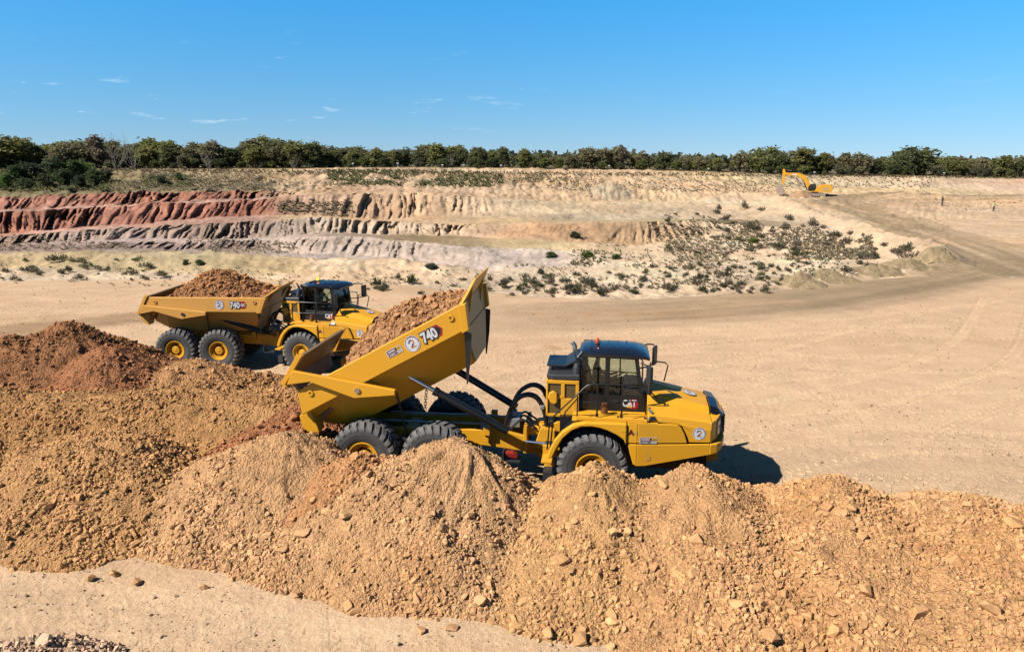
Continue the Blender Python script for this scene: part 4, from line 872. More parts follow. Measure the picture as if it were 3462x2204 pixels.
    g = MB(); g.hexa([(-7.20, -1.58, 3.35), (-7.20, 1.58, 3.35), (-7.60, 1.58, 2.60), (-7.60, -1.58, 2.60)], [(-7.27, -1.58, 3.37), (-7.27, 1.58, 3.37), (-7.68, 1.58, 2.58), (-7.68, -1.58, 2.58)])
    g.hexa([(-7.60, -1.45, 2.62), (-7.60, 1.45, 2.62), (-7.40, 1.25, 2.28), (-7.40, -1.25, 2.28)], [(-7.68, -1.45, 2.60), (-7.68, 1.45, 2.60), (-7.48, 1.25, 2.24), (-7.48, -1.25, 2.24)])
    go = part('tailgate', g, M_BEDIN, GM)
    for s in (-1, 1):
        part('gate_edge', MB().prism([(-7.15, 3.38), (-7.62, 2.56), (-7.52, 2.46), (-7.76, 2.56), (-7.29, 3.42)], s * 1.56, s * 1.74), YB, None, bv=.012, parent=go)
        part('arm', MB().prism([(-7.37, 3.00), (-4.56, 2.72), (-4.56, 2.58), (-5.66, 2.40), (-6.88, 2.74), (-7.52, 2.60)], s * 1.725, s * 1.86), YB, None, bv=.015, parent=go)
        part('pivot_pin', MB().lathe([(0, -.03), (.075, -.03), (.075, .01)], 18, c=(GATE_PIVOT[0], -1.865 if s < 0 else 1.885, GATE_PIVOT[1])), M_STEEL, None, 40, parent=go)
    # chains from the arm ends down to the frame
    for s in (-1, 1):
        a = GM @ Vector((-4.54, s * 1.78, 2.64)); b = MR @ Vector((-5.12, s * .98, 1.30)) if tilt > 5 else MR @ Vector((-4.75, s * 1.2, 1.45))
        ch = MB(); L = (b - a).length; nL = int(L / .085); d = (b - a) / nL
        for i in range(nL):
            c = a + d * (i + .5); sag = .0
            st0 = len(ch.v); ch.tube([(0, -.035, -.055), (0, .035, -.055), (0, .035, .055), (0, -.035, .055), (0, -.035, -.055)], .012, 5, cap=False)
            q = d.normalized().to_track_quat('Z', 'X').to_matrix().to_4x4(); ch.xf(Matrix.Translation(c) @ q @ Matrix.Rotation(PI / 2 * (i % 2), 4, 'Z'), st0)
        part('chain', ch, M_DARK, Matrix.Identity(4), 50)
    # black rubber flaps hanging from the bed's front corners
    for s in (-1, 1):
        a = BM @ Vector((-2.30, s * 1.56, 2.66)); Rz = MR.to_3x3()
        fv = (Rz @ Vector((1, 0, 0))).normalized(); lv_ = (Rz @ Vector((0, 1, 0))).normalized(); dn = Vector((0, 0, -1)); w1 = .17 if tilt > 5 else .05; Lf = 1.42 if tilt > 5 else .95
        pts = [a - fv * .02, a + fv * w1 + dn * .05, a + fv * w1 * .8 + dn * Lf * .5, a + fv * .05 + dn * Lf, a + fv * .02 + dn * Lf]
        fm = MB(); fm.add([p for p in pts] + [p + lv_ * (.03 if s < 0 else -.03) for p in pts], [(0, 1, 2, 3, 4), (9, 8, 7, 6, 5)] + [(i, 5 + i, 5 + (i + 1) % 5, (i + 1) % 5) for i in range(5)])
        part('mud_flap', fm, M_HOSE, Matrix.Identity(4))
    # ---------------- hoist cylinders
    for s in (-1, 1):
        lo = MR @ Vector((-2.30, s * 1.02, 1.62)); hi_ = BM @ Vector((-4.52, s * 1.20, 2.44)); d = (hi_ - lo); L = d.length; bl = min(2.30, L * .93)
        m = MB().tube([lo, lo + d * (bl / L)], .105, 14).tube([lo + d * ((bl - .12) / L), lo + d * (bl / L)], .125, 14)
        hc = part('hoist_cylinder', m, M_BLACK, Matrix.Identity(4), 40)
        rd = MB().tube([lo + d * (bl / L), hi_], .062, 12); rd.sphere(hi_, (.12, .10, .12)); part('piston_rod', rd, M_STEEL, None, 40, parent=hc)
    # ---------------- tractor body
    eb = MB().box(-.9, 3.0, -.95, .95, .75, 2.15).box(-.4, 1.3, -1.05, 1.05, 1.75, 2.18); part('engine_bay_blocker', eb, M_BLACK, MF)  # black filler boxes added under the hood to block light
    part('tractor_frame', MB().box(-1.1, 3.2, -.55, -.40, .85, 1.2).box(-1.1, 3.2, .40, .55, .85, 1.2).box(2.6, 3.3, -.9, .9, 1.05, 1.4), M_YEL, MF)
    arc_o = [(-1.19, 1.19), (-1.10, 1.45), (-.99, 1.68), (-.80, 1.93), (-.52, 2.14), (-.2, 2.225), (.2, 2.235), (.86, 2.235)]
    arc_i = [(.86, 1.66), (.79, 1.80), (.62, 1.92), (.38, 2.03), (.18, 2.09), (-.04, 2.12), (-.3, 2.10), (-.55, 1.98), (-.78, 1.75), (-.94, 1.45), (-1.05, 1.19)]
    for s in (-1, 1):
        fd = MB()
        k = len(arc_o)
        fd.prism(arc_o + arc_i, s * 1.52, s * 1.715)
        part('fender', fd, M_YEL, MF, bv=.03)
        ln = MB(); pin = arc_i[::-1]
        for (a0, a1) in zip(pin[:-1], pin[1:]): ln.hexa([(a0[0], s * .6, a0[1] + .01), (a1[0], s * .6, a1[1] + .01), (a1[0], s * 1.53, a1[1] + .01), (a0[0], s * 1.53, a0[1] + .01)], [(a0[0], s * .6, a0[1] + .06), (a1[0], s * .6, a1[1] + .06), (a1[0], s * 1.53, a1[1] + .06), (a0[0], s * 1.53, a0[1] + .06)])
        part('wheel_arch', ln, M_BLACK, MF)
        yo = (lambda x, z, s=s: s * ysurf(x)); yi = (lambda x, z, s=s: s * (ysurf(x) - .06))
        sp = MB(); sp.prism([(.88, 1.70), (1.14, 1.70), (1.14, 2.24), (.88, 2.24)], yo, yi).prism([(1.14, 1.70), (2.42, 1.70), (2.34, 1.95), (2.25, 2.12), (2.15, 2.19), (2.0, 2.215), (1.14, 2.24)], yo, yi)
        sp.add([(.88, s * 1.66, 2.24), (1.14, s * 1.66, 2.24), (1.65, s * ysurf(1.65), 2.225), (1.65, s * 1.2, 2.24), (.88, s * 1.2, 2.24)], [(0, 1, 2, 3, 4)])
        part('side_panel', sp, M_YEL, MF, bv=.02)
        lp = MB(); lp.prism([(.90, 1.67), (.97, 1.38), (1.05, 1.12), (1.14, 1.07), (1.14, 1.67)], yo, yi).prism([(1.14, 1.07), (1.36, 1.075), (3.0, 1.375), (3.0, 1.67), (1.14, 1.67)], yo, yi)
        lp.hexa([(1.14, s * 1.60, 1.07), (3.0, s * 1.34, 1.375), (3.0, s * .9, 1.375), (1.14, s * .9, 1.07)], [(1.14, s * 1.60, 1.11), (3.0, s * 1.34, 1.41), (3.0, s * .9, 1.41), (1.14, s * .9, 1.11)])
        lpo = part('lower_panel', lp, M_YEL, MF, bv=.02)
        rg = MB(); disc(rg, 1.395, 1.31, .074, .088, s * (ysurf(1.395) + .004)); part('round_hatch', rg, M_RUST, None, parent=lpo)
        part('corner_step', MB().box(-1.34, -1.06, s * 1.05 if s > 0 else -1.62, 1.62 if s > 0 else -1.05, 1.0, 1.06).prism([(-1.34, 1.30), (-1.08, 1.30), (-1.05, 1.02), (-1.0, .70), (-1.24, .70), (-1.34, .92)], s * 1.0, s * 1.10).box(-1.3, -1.1, s * 1.04 - .06, s * 1.04 + .06, .34, .72), M_YEL, MF, bv=.01)
        part('rubber_step', MB().box(-1.30, -1.06, s * 1.05 if s > 0 else -1.5, 1.5 if s > 0 else -1.05, .40, .70), M_DARK, MF)
        # hood vent opening behind the cowl
        part('hood_vent', MB().hexa([(1.41, s * 1.22, 2.56), (1.52, s * 1.40, 2.485), (1.62, s * 1.52, 2.30), (1.41, s * 1.54, 2.29)], [(1.41, s * 1.10, 2.50), (1.52, s * 1.28, 2.42), (1.62, s * 1.40, 2.25), (1.41, s * 1.42, 2.24)]), M_BLACK, MF)
    # hood
    A_ = [(0, 2.90), (.62, 2.80), (.85, 2.64), (1.38, 2.46), (1.47, 2.44), (1.50, 2.27)]; B_ = [(0, 2.50), (.62, 2.44), (.85, 2.31), (1.28, 2.265), (1.345, 2.24), (1.37, 2.05)]
    h = MB(); st_x = [1.40, 2.2, 3.02]; ring = []
    for x in st_x:
        t = (x - 1.40) / 1.62; half = [(a[0] + (b[0] - a[0]) * t, a[1] + (b[1] - a[1]) * t) for a, b in zip(A_, B_)]
        full = [(-y, z) for y, z in half[::-1]] + half[1:]; ring.append([(x, y, z) for y, z in full])
    nn = len(ring[0]); vs = [p for r in ring for p in r]; fs = []
    for i in range(2):
        for k in range(nn - 1): fs.append((i * nn + k, i * nn + k + 1, (i + 1) * nn + k + 1, (i + 1) * nn + k))
    fs.append(tuple(range(nn)))
    h.add(vs, fs)
    for s in (-1, 1):
        yo = (lambda x, z, s=s: s * (np.interp(x, [1.4, 3.02], [1.50, 1.37]) + .006)); yi = (lambda x, z, s=s: s * (np.interp(x, [1.4, 3.02], [1.50, 1.37]) - .05))
        h.prism([(1.45, 2.26), (2.02, 2.235), (2.17, 2.215), (2.28, 2.13), (2.37, 1.95), (2.455, 1.70), (3.02, 1.70), (3.02, 2.06), (2.2, 2.20), (1.45, 2.30)], yo, yi)
    # nose
    plan_ = [(3.02, 1.37), (3.17, 1.14), (3.36, .66), (3.42, 0), (3.36, -.66), (3.17, -1.14), (3.02, -1.37), (2.9, -1.3), (2.9, 1.3)]
    zt = [2.24, 2.235, 2.30, 2.36, 2.30, 2.235, 2.24, 2.26, 2.26]
    h.plan(plan_, 1.70, zt)
    ho = part('hood', h, M_YEL, MF, bv=.02)
    cap = MB(); cap.add([(3.04, -.66, 2.452), (3.04, .66, 2.452), (3.24, .66, 2.40), (3.24, -.66, 2.40), (3.40, .64, 2.22), (3.40, -.64, 2.22), (3.43, .0, 2.26), (3.26, 0, 2.44), (3.04, 0, 2.51), (3.44, .62, 1.72), (3.44, -.62, 1.72), (3.47, 0, 1.72), (3.04, -.84, 2.325), (3.04, .84, 2.325), (3.30, .80, 2.21), (3.30, -.80, 2.21)],
        [(0, 8, 7, 3), (8, 1, 2, 7), (3, 7, 6, 5), (7, 2, 4, 6), (5, 6, 11, 10), (6, 4, 9, 11), (0, 3, 15, 12), (3, 5, 15), (1, 13, 14, 2), (2, 14, 4)])
    go_ = part('grille', cap, M_GLOSS, MF)
    gs = go_.modifiers.new('solid', 'SOLIDIFY'); gs.thickness = .03; gs.offset = 1
    for k in range(7): part('grille_slat', MB().box(3.455, 3.485, -.56, .56, 1.78 + k * .065, 1.80 + k * .065), M_DARK, None, parent=go_)
    bp = MB(); pl = [(3.0, 1.42), (3.18, 1.36), (3.34, 1.16), (3.46, .7), (3.50, 0), (3.46, -.7), (3.34, -1.16), (3.18, -1.36), (3.0, -1.42)]
    bp.plan(pl, [1.375, 1.41, 1.46, 1.52, 1.53, 1.52, 1.46, 1.41, 1.375], 1.675); part('bumper', bp, M_YEL, MF, bv=.025)
    for s in (-1, 1):
        def nz(u, v, off): # point on the nose corner facet
            x0, y0, x1, y1 = 3.17, 1.14, 3.36, .66
            dx, dy = x1 - x0, y1 - y0; L = math.hypot(dx, dy); return (x0 + dx * u + dy * -off / L * -1 * -1, s * (y0 + dy * u + dx * off / L), v)
        hl = MB()
        for (u0, u1, v0, v1, mi) in ((.10, .95, 1.76, 2.20, 0), (.22, .85, 2.02, 2.15, 1), (.22, .85, 1.80, 1.97, 1)):
            off = .012 if mi == 0 else .02; hl.add([nz(u0, v0, off), nz(u1, v0, off), nz(u1, v1, off), nz(u0, v1, off)], [(0, 1, 2, 3)], mi)
        part('headlight', hl, [M_DARK, M_LAMP], MF)
    # decals on the tractor
    o = part('round_sticker', round_sticker(0, 0, .17, 0), None, MF @ Matrix.Translation((2.72, -(np.interp(2.72, [1.4, 3.02], [1.50, 1.37]) + .012), 1.95)) @ Matrix.Rotation(math.atan2(.13, 1.62), 4, 'Z'))
    o = part('round_sticker', round_sticker(0, 0, .19, 0), None, MF @ Matrix.Translation((2.58, -.05, 2.622)) @ Matrix.Rotation(math.atan(.40 / 1.62), 4, 'Y') @ Matrix.Rotation(-PI / 2, 4, 'X'))
    o = part('fleet_letter', text_mesh('fleet_letter', 'A', .205, M_MAROON, .008, .002), None, MF @ Matrix.Translation((.905, -1.667, 1.925)))
    o = part('fleet_number', text_mesh('fleet_number', '-' + side_no, .155, M_RUST, .0, .002), None, MF @ Matrix.Translation((1.03, -1.667, 1.94)))
    if not dirty:
        part('name_plate', name_plate(0, .44, 0, .165, 0), None, MF @ Matrix.Translation((1.20, -(ysurf(1.2) + .008), 1.70)) @ Matrix.Rotation(math.atan2(.26, 1.88), 4, 'Z'))
    part('warning_label', MB().box(.72, .84, -1.722, -1.718, 2.03, 2.09), M_GOLD, MF)
    # ---------------- deck and cab
    dk = MB().box(-.55, 1.42, -1.56, -.55, 2.20, 2.245).box(-.55, 1.42, .55, 1.56, 2.20, 2.245).box(.10, .62, -1.5, -1.2, 2.245, 2.30).box(-.45, 1.38, -1.58, -1.54, 2.235, 2.33); part('deck', dk, M_YEL, MF, bv=.012)
    part('deck_vent', MB().box(1.30, 1.52, -1.50, -1.22, 2.246, 2.27), M_DARK, MF)
    CW = .78; X0, X1 = -.34, 1.33
    c = MB(); pl_ = .075
    c.box(X0, X1, -CW + .02, CW - .02, 2.16, 2.30)
    for s in (-1, 1):
        c.prism([(X0, 2.20), (X1 + .02, 2.20), (X1 - .02, 2.68), (X0, 2.68)], s * (CW - .05), s * CW)            # lower door
        c.prism([(X0, 2.66), (X0 + .12, 2.66), (X0 + .10, 3.72), (X0, 3.78)], s * (CW - .06), s * CW)          # rear pillar
        c.prism([(.28, 2.66), (.40, 2.66), (.40, 3.76), (.28, 3.76)], s * (CW - .06), s * (CW + .004))           # middle pillar
        c.prism([(1.20, 2.66), (1.30, 2.66), (1.14, 3.74), (1.03, 3.74)], s * (CW - .08), s * CW)               # front pillar
        c.prism([(X0, 3.72), (1.12, 3.68), (1.12, 3.80), (X0, 3.82)], s * (CW - .06), s * CW)                   # roof rail
    c.box(X0, X0 + .06, -CW, CW, 2.2, 2.75).box(X0, X0 + .06, -CW, CW, 3.66, 3.8)
    c.hexa([(1.33, -CW + .06, 2.25), (1.33, CW - .06, 2.25), (1.28, CW - .06, 2.78), (1.28, -CW + .06, 2.78)], [(1.38, -CW + .06, 2.25), (1.38, CW - .06, 2.25), (1.33, CW - .06, 2.78), (1.33, -CW + .06, 2.78)])
    co = part('cab', c, M_BLACK, MF, bv=.012)
    rf = MB(); xs = [-.42, -.30, .45, 1.02, 1.30, 1.44]; ze = [3.74, 3.80, 3.805, 3.79, 3.76, 3.70]; zc_ = [3.78, 3.87, 3.90, 3.88, 3.82, 3.72]; wy = [.70, .80, .84, .84, .78, .66]
    vs, fs = [], []; m_ = 9
    for x, a, b, w in zip(xs, ze, zc_, wy):
        for k in range(m_): u = -1 + 2 * k / (m_ - 1); vs.append((x, u * w, b - (b - a) * abs(u) ** 2.6))
    for x, a, w in zip(xs, ze, wy):
        for k in range(m_): u = -1 + 2 * k / (m_ - 1); vs.append((x, u * w, a - .06))
    N_ = len(xs)
    for i in range(N_ - 1):
        for k in range(m_ - 1):
            fs.append((i * m_ + k, i * m_ + k + 1, (i + 1) * m_ + k + 1, (i + 1) * m_ + k)); q = N_ * m_; fs.append((q + i * m_ + k, q + (i + 1) * m_ + k, q + (i + 1) * m_ + k + 1, q + i * m_ + k + 1))
        for k in (0, m_ - 1): fs.append((i * m_ + k, (i + 1) * m_ + k, N_ * m_ + (i + 1) * m_ + k, N_ * m_ + i * m_ + k))
    for i in (0, N_ - 1):
        for k in range(m_ - 1): fs.append((i * m_ + k, i * m_ + k + 1, N_ * m_ + i * m_ + k + 1, N_ * m_ + i * m_ + k))
    rf.add(vs, fs); part('roof', rf, M_GLOSS, None, 40, parent=co)
    for xx in (-.12, .12, .36, .60, .84): part('roof_rib', MB().box(xx - .012, xx + .012, -.45, .45, 3.86, 3.905), M_GLOSS, None, parent=co)
    for s in (-1, 1):
        for nm, pr in (('window_pane', [(X0 + .11, 2.70), (.29, 2.68), (.29, 3.73), (X0 + .09, 3.75)]), ('window_pane', [(.39, 2.68), (1.21, 2.68), (1.05, 3.70), (.39, 3.73)])):
            part(nm, MB().prism(pr, s * (CW - .03), s * (CW - .022)), M_GLASS, None, parent=co)
        # sills under the panes and door pull
        part('door_handle', MB().box(.50, .64, s * (CW + .004) if s > 0 else -CW - .03, CW + .03 if s > 0 else -CW - .004, 2.52, 2.56), M_DARK, None, parent=co)
    part('windscreen', MB().hexa([(1.29, -CW + .08, 2.78), (1.29, CW - .08, 2.78), (1.10, CW - .08, 3.72), (1.10, -CW + .08, 3.72)], [(1.30, -CW + .08, 2.78), (1.30, CW - .08, 2.78), (1.11, CW - .08, 3.72), (1.11, -CW + .08, 3.72)]), M_GLASS, None, parent=co)
    part('rear_pane', MB().box(X0 + .02, X0 + .03, -CW + .06, CW - .06, 2.76, 3.66), M_GLASS, None, parent=co)
    st = MB(); st.box(-.10, .42, -.27, .27, 2.55, 2.74).hexa([(-.16, -.26, 2.70), (-.02, -.26, 2.70), (-.02, .26, 2.70), (-.16, .26, 2.70)], [(-.30, -.22, 3.25), (-.17, -.22, 3.25), (-.17, .22, 3.25), (-.30, .22, 3.25)]).box(-.29, -.19, -.14, .14, 3.27, 3.45).box(-.05, .30, -.40, -.32, 2.84, 2.92).box(-.05, .30, .32, .40, 2.84, 2.92)
    part('seat', st, M_SEAT, None, bv=.04, parent=co)
    sw = MB(); sw.tube([(.80, .0, 2.45), (.72, .0, 2.98)], .05, 8); st0 = len(sw.v)
    sw.tube([(.20 * math.cos(a), .20 * math.sin(a), 0) for a in np.linspace(0, 2 * PI, 17)], .018, 6, cap=False); sw.xf(Matrix.Translation((.70, 0, 3.0)) @ Matrix.Rotation(-.5, 4, 'Y'), st0)
    part('steering_wheel', sw, M_BLACK, None, 40, parent=co)
    part('dashboard', MB().box(.82, 1.20, -.68, .68, 2.45, 2.86).box(.66, .86, -.66, -.42, 2.60, 2.92), M_DARK, None, bv=.04, parent=co)
    part('paper_sheet', MB().hexa([(.84, -.70, 2.87), (1.0, -.70, 2.87), (1.0, -.52, 2.95), (.84, -.52, 2.95)], [(.84, -.70, 2.875), (1.0, -.70, 2.875), (1.0, -.52, 2.955), (.84, -.52, 2.955)]), M_WHITE, None, parent=co)
    part('inner_sill', MB().box(X0 + .1, 1.18, -CW + .03, -CW + .045, 2.62, 2.75).box(X0 + .1, 1.18, CW - .045, CW - .03, 2.62, 2.75), M_CABTRIM, None, parent=co)
    # maker's letters on the door
    yc = -CW - .004
    lg = MB(); lg.prism([(.90, 2.38), (.96, 2.33), (1.12, 2.33), (1.17, 2.40), (1.17, 2.55), (1.11, 2.60), (1.0, 2.60)], yc, yc - .003, 0); lg.prism([(.86, 2.365), (.935, 2.455), (1.01, 2.365)], yc - .012, yc - .014, 1)
    part('door_emblem', lg.mesh('door_emblem', [M_RED, M_GOLD]), None, None, parent=co)
    o = part('door_lettering', text_mesh('door_lettering', 'CAT', .25, M_WHITE, .010, .002, 0, .74), None, None, parent=co); o.location = (.755, yc - .008, 2.40)
    # ---------------- cooling box behind the cab
    cb = MB(); bx0, bx1, bw = -1.27, -.40, .92
    cb.box(bx0, bx1, -bw + .05, bw - .05, 2.06, 2.12)
    for s in (-1, 1):
        for (a, b, cc, d) in ((bx0, bx1, 3.00, 3.10), (bx0, bx1, 2.08, 2.16), (bx0, bx0 + .045, 2.08, 3.05), (-.88, -.78, 2.08, 3.05), (-.49, bx1, 2.08, 3.05), (bx0, -.80, 2.58, 2.66), (-.80, -.49, 2.16, 2.60)):
            cb.box(a, b, s * bw - .03, s * bw + .03, cc, d)
    for (y0, y1, z0, z1) in ((-bw, bw, 3.0, 3.1), (-bw, bw, 2.08, 2.18), (-bw, -bw + .08, 2.08, 3.05), (bw - .08, bw, 2.08, 3.05), (-.05, .05, 2.08, 3.05)): cb.box(bx0 - .012, bx0 + .03, y0, y1, z0, z1)
    cbo = part('cooling_box', cb, M_YEL, MF, bv=.012)
    for s in (-1, 1):
        for (a, b, cc, d) in ((-1.24, -.87, 2.65, 3.01), (-1.24, -.87, 2.15, 2.59), (-.79, -.48, 2.59, 3.01)): part('mesh_panel', MB().box(a, b, s * (bw - .012) - .006, s * (bw - .012) + .006, cc, d), M_MESH, None, parent=cbo)
    part('radiator_core', MB().box(-1.22, -.46, -.86, .86, 2.12, 3.02), M_BLACK, None, parent=cbo)
    part('box_lid', MB().plan([(-1.28, -.80), (-1.12, -.95), (-.38, -.96), (-.38, .96), (-1.12, .95), (-1.28, .80)], 3.10, [3.22, 3.26, 3.28, 3.28, 3.26, 3.22]).box(-1.1, -.45, -.5, .5, 3.26, 3.34), M_DARK, None, bv=.05, parent=cbo)
    part('lamp_box', MB().prism([(-1.20, 2.76), (-1.08, 2.82), (-.98, 2.75), (-.97, 2.50), (-1.04, 2.43), (-1.16, 2.48), (-1.22, 2.62)], -1.02, -.93), M_YEL, None, bv=.03, parent=cbo)
    part('air_intake', MB().tube([(-.48, -.82, 3.10), (-.48, -.82, 3.42), (-.47, -.82, 3.55)], [.10, .11, .07], 12), M_DARK, MF, 40)
    part('exhaust_stack', MB().tube([(-.60, .80, 3.1), (-.60, .80, 3.6), (-.68, .80, 3.72)], .07, 10), M_GREY, MF, 40)
    vz = MB(); vz.hexa([(-1.30, -.52, 3.36), (-.80, -.55, 3.36), (-.80, .55, 3.36), (-1.30, .52, 3.36)], [(-1.30, -.52, 3.40), (-.80, -.55, 3.40), (-.80, .55, 3.40), (-1.30, .52, 3.40)])
    vz.hexa([(-.80, -.55, 3.36), (-.44, -.60, 3.56), (-.44, .60, 3.56), (-.80, .55, 3.36)], [(-.80, -.55, 3.40), (-.44, -.60, 3.61), (-.44, .60, 3.61), (-.80, .55, 3.40)])
    part('rear_visor', vz, M_BLACK, MF)
    part('rear_mirror', MB().hexa([(-.50, -.76, 3.62), (-.48, -.76, 3.62), (-.48, -.66, 3.62), (-.50, -.66, 3.62)], [(-.58, -.80, 3.92), (-.56, -.80, 3.92), (-.54, -.68, 3.82), (-.56, -.68, 3.82)]), M_BLACK, MF)
    part('roof_bracket', MB().tube([(-.38, -.72, 3.45), (-.46, -.76, 3.70), (-.34, -.70, 3.84)], .03, 6), M_BLACK, MF)
    # beacon
    bz = part('beacon', MB().tube([(.04, 0, 3.88), (.04, 0, 3.93)], .065, 14), M_DARK, MF, 40)
    part('lens', MB().tube([(.04, 0, 3.93), (.04, 0, 4.02), (.04, 0, 4.05), (.04, 0, 4.065)], [.06, .06, .045, .015], 16), M_AMBER_LIT if beacon_lit else M_AMBER, None, 60, parent=bz)
    # mirrors on arms at both front corners
    for s in (-1, 1):
        mr = MB()
        if s > 0:
            mr.tube([(1.22, s * .78, 3.66), (1.50, s * 1.02, 3.68), (1.66, s * 1.20, 3.62)], .022, 6).tube([(1.24, s * .78, 3.02), (1.46, s * 1.0, 3.0), (1.68, s * 1.20, 3.06)], .022, 6)
            mo = part('mirror', mr, M_BLACK, MF, 40)
            part('mirror_head', MB().plan([(1.60, s * 1.08), (1.66, s * 1.06), (1.78, s * 1.32), (1.70, s * 1.36)], 3.02, 3.58), M_DARK, None, bv=.03, parent=mo)
        else:
            mr.tube([(1.20, s * .78, 3.60), (1.36, s * .94, 3.58)], .022, 6).tube([(1.26, s * .78, 2.90), (1.40, s * .94, 2.94)], .022, 6)
            mo = part('mirror', mr, M_BLACK, MF, 40)
            part('mirror_head', MB().plan([(1.33, s * .86), (1.42, s * .84), (1.52, s * 1.06), (1.42, s * 1.12)], 2.84, 3.58), M_DARK, None, bv=.03, parent=mo)
    part('hood_rail', MB().tube([(1.55, .86, 2.72), (1.56, .90, 3.16), (1.72, .92, 3.20), (1.98, .94, 3.17), (2.06, .94, 3.08), (1.96, .92, 2.62)], .020, 8), M_BLACK, MF, 50)
    part('hood_lamp_stalk', MB().tube([(1.46, -.72, 2.84), (1.66, -.98, 2.70), (1.72, -1.0, 2.76), (1.80, -1.02, 2.68), (1.76, -1.02, 2.60)], .018, 6), M_BLACK, MF)
    # handrails
    for s in (-1, 1):
        yy = s * 1.50; r = MB()
        r.tube([(-1.20, s * 1.36, 1.30), (-1.14, s * 1.40, 2.14), (-.20, yy, 3.14), (-.08, yy, 3.19), (.08, yy, 3.20), (.72, yy, 3.20), (1.26, yy * .9, 3.19), (1.36, yy * .78, 3.12), (1.36, yy * .74, 2.3)], .021, 8)
        r.tube([(-1.12, s * 1.36, 1.30), (-1.06, s * 1.40, 2.06)], .021, 8).tube([(-.28, yy, 2.70), (.10, yy, 2.72), (1.30, yy * .86, 2.72)], .018, 8)
        for xx in (.09, .72): r.tube([(xx, yy, 2.24), (xx, yy, 3.20)], .024, 8).box(xx - .035, xx + .035, yy - .03, yy + .03, 2.16, 2.40)
        r.tube([(-.42, yy, 2.22), (-.42, yy, 2.86)], .02, 8).tube([(-.78, s * 1.30, 2.1), (-.74, s * 1.32, 2.35), (-.42, yy, 2.80)], .018, 8)
        part('handrail', r, M_BLACK, MF, 50)
    part('reservoir', MB().tube([(.28, -1.10, 2.30), (.28, -1.10, 2.46)], .095, 14).tube([(.28, -1.10, 2.46), (.28, -1.10, 2.56)], .075, 12), simple('brown_plastic_' + name, (.22, .075, .02), .4), MF, 40)
    # ---------------- load of soil, a thing of its own lying in the bed
    nm, lab, prof, colr, ysp = load_spec
    gx = np.arange(-7.2, -2.1, .05); gy = np.arange(-1.58, 1.581, .05); LX, LYY = np.meshgrid(gx, gy)
    crest = np.interp(LX, [p[0] for p in prof], [p[1] for p in prof]); base = np.interp(LX, [-7.3, -6.6, -6.2], [2.0, 1.9, 1.8])
    v_ = np.clip(np.abs(LYY) / 1.58, 0, 1); side = np.interp(LX, [-7.2, prof[0][0], prof[0][0] + .5, -2.2], [2.2, 2.6, ysp, ysp])
    LZ_ = side + (crest - side) * (1 - v_ ** 1.5) + .10 * fbm(LX * 1.7 + seed, LYY * 1.7, 401) + .05 * fbm(LX * 5, LYY * 5 + seed, 403)
    LZ_ = np.maximum(LZ_, base - .1); hull = np.interp(LZ_, [1.7, 2.76], [.82, 1.54]); LYc = np.clip(LYY, -hull, hull)
    lc = np.array(colr) * (1 + .15 * fbm(LX * 2, LYY * 2 + seed, 405))[..., None]
    n0, n1 = LX.shape; i = np.arange(n0 - 1)[:, None] * n1 + np.arange(n1 - 1)[None, :]
    Fc = np.stack([i, i + 1, i + 1 + n1, i + n1], -1).reshape(-1, 4)
    Lo = link(nm, grid_mesh(nm, np.stack([LX, LYc, LZ_], -1).reshape(-1, 3), Fc, M_HEAP, lc.reshape(-1, 3))); Lo.matrix_basis = INV.inverted() @ BM
    tag(Lo, lab, 'soil load', 'soil loads in the truck beds')
    r = np.random.default_rng(seed); nC = 5200; ii = r.integers(2, n0 - 2, nC); jj = r.integers(2, n1 - 2, nC)
    ok = (LZ_[ii, jj] > np.interp(LX[ii, jj], [-7, -2], [2.5, 2.5])); ii, jj = ii[ok], jj[ok]; s_ = np.minimum(.022 * (1 - r.uniform(0, .985, len(ii))) ** -.5, .12)
    jit = r.uniform(-.025, .025, (len(ii), 2)); P = np.stack([LX[ii, jj] + jit[:, 0], LYc[ii, jj] + jit[:, 1], LZ_[ii, jj] + s_ * .2], 1); Cc = lc[ii, jj] * r.uniform(.75, 1.15, (len(ii), 1))
    o_ = np.argsort(-s_); clod_cloud('loose_clods', P[o_[110:]], s_[o_[110:]], np.clip(Cc[o_[110:]], .02, .7), Lo, seed)
    rs_ = random.Random(seed)
    for q in o_[:110]: stone(Lo, *P[q], s_[q] * rs_.uniform(.9, 1.5), np.clip(Cc[q], 0, .7), rs_)
    return T, MF, INV, BM

def pose_person(name, label, joints, edges, radii, root, faces_mat, M, hair=None, group=None):
    """one continuous skin grown over a jointed skeleton"""
    me = bpy.data.meshes.new('body_cage'); me.from_pydata(joints, edges, [])
    ob = bpy.data.objects.new('body_cage', me); COL.objects.link(ob)
    sk = ob.modifiers.new('skin', 'SKIN'); sk.use_smooth_shade = True
    for i, r in enumerate(radii): me.skin_vertices[0].data[i].radius = (r, r) if not isinstance(r, tuple) else r
    me.skin_vertices[0].data[root].use_root = True
    ss = ob.modifiers.new('sub', 'SUBSURF'); ss.levels = 2; ss.render_levels = 2
    bpy.context.view_layer.update()
    body = bpy.data.meshes.new_from_object(ob.evaluated_get(bpy.context.evaluated_depsgraph_get())); body.name = name
    bpy.data.objects.remove(ob); bpy.data.meshes.remove(me)
    mats, fn = faces_mat; body.materials.clear()
    for m in mats: body.materials.append(m)
    for p in body.polygons: p.material_index = fn(p.center); p.use_smooth = True
    o = link(name, body, None, M); tag(o, label, 'person', group)
    if hair:
        c, r, m, nm = hair; h = MB().sphere(c, r, n=14, m=8); link(nm, h.mesh(nm, m, 60), o)
    return o
M_SKIN = simple('skin', (.16, .075, .04), .55); M_HAIR = simple('dark_hair', (.012, .01, .009), .7)
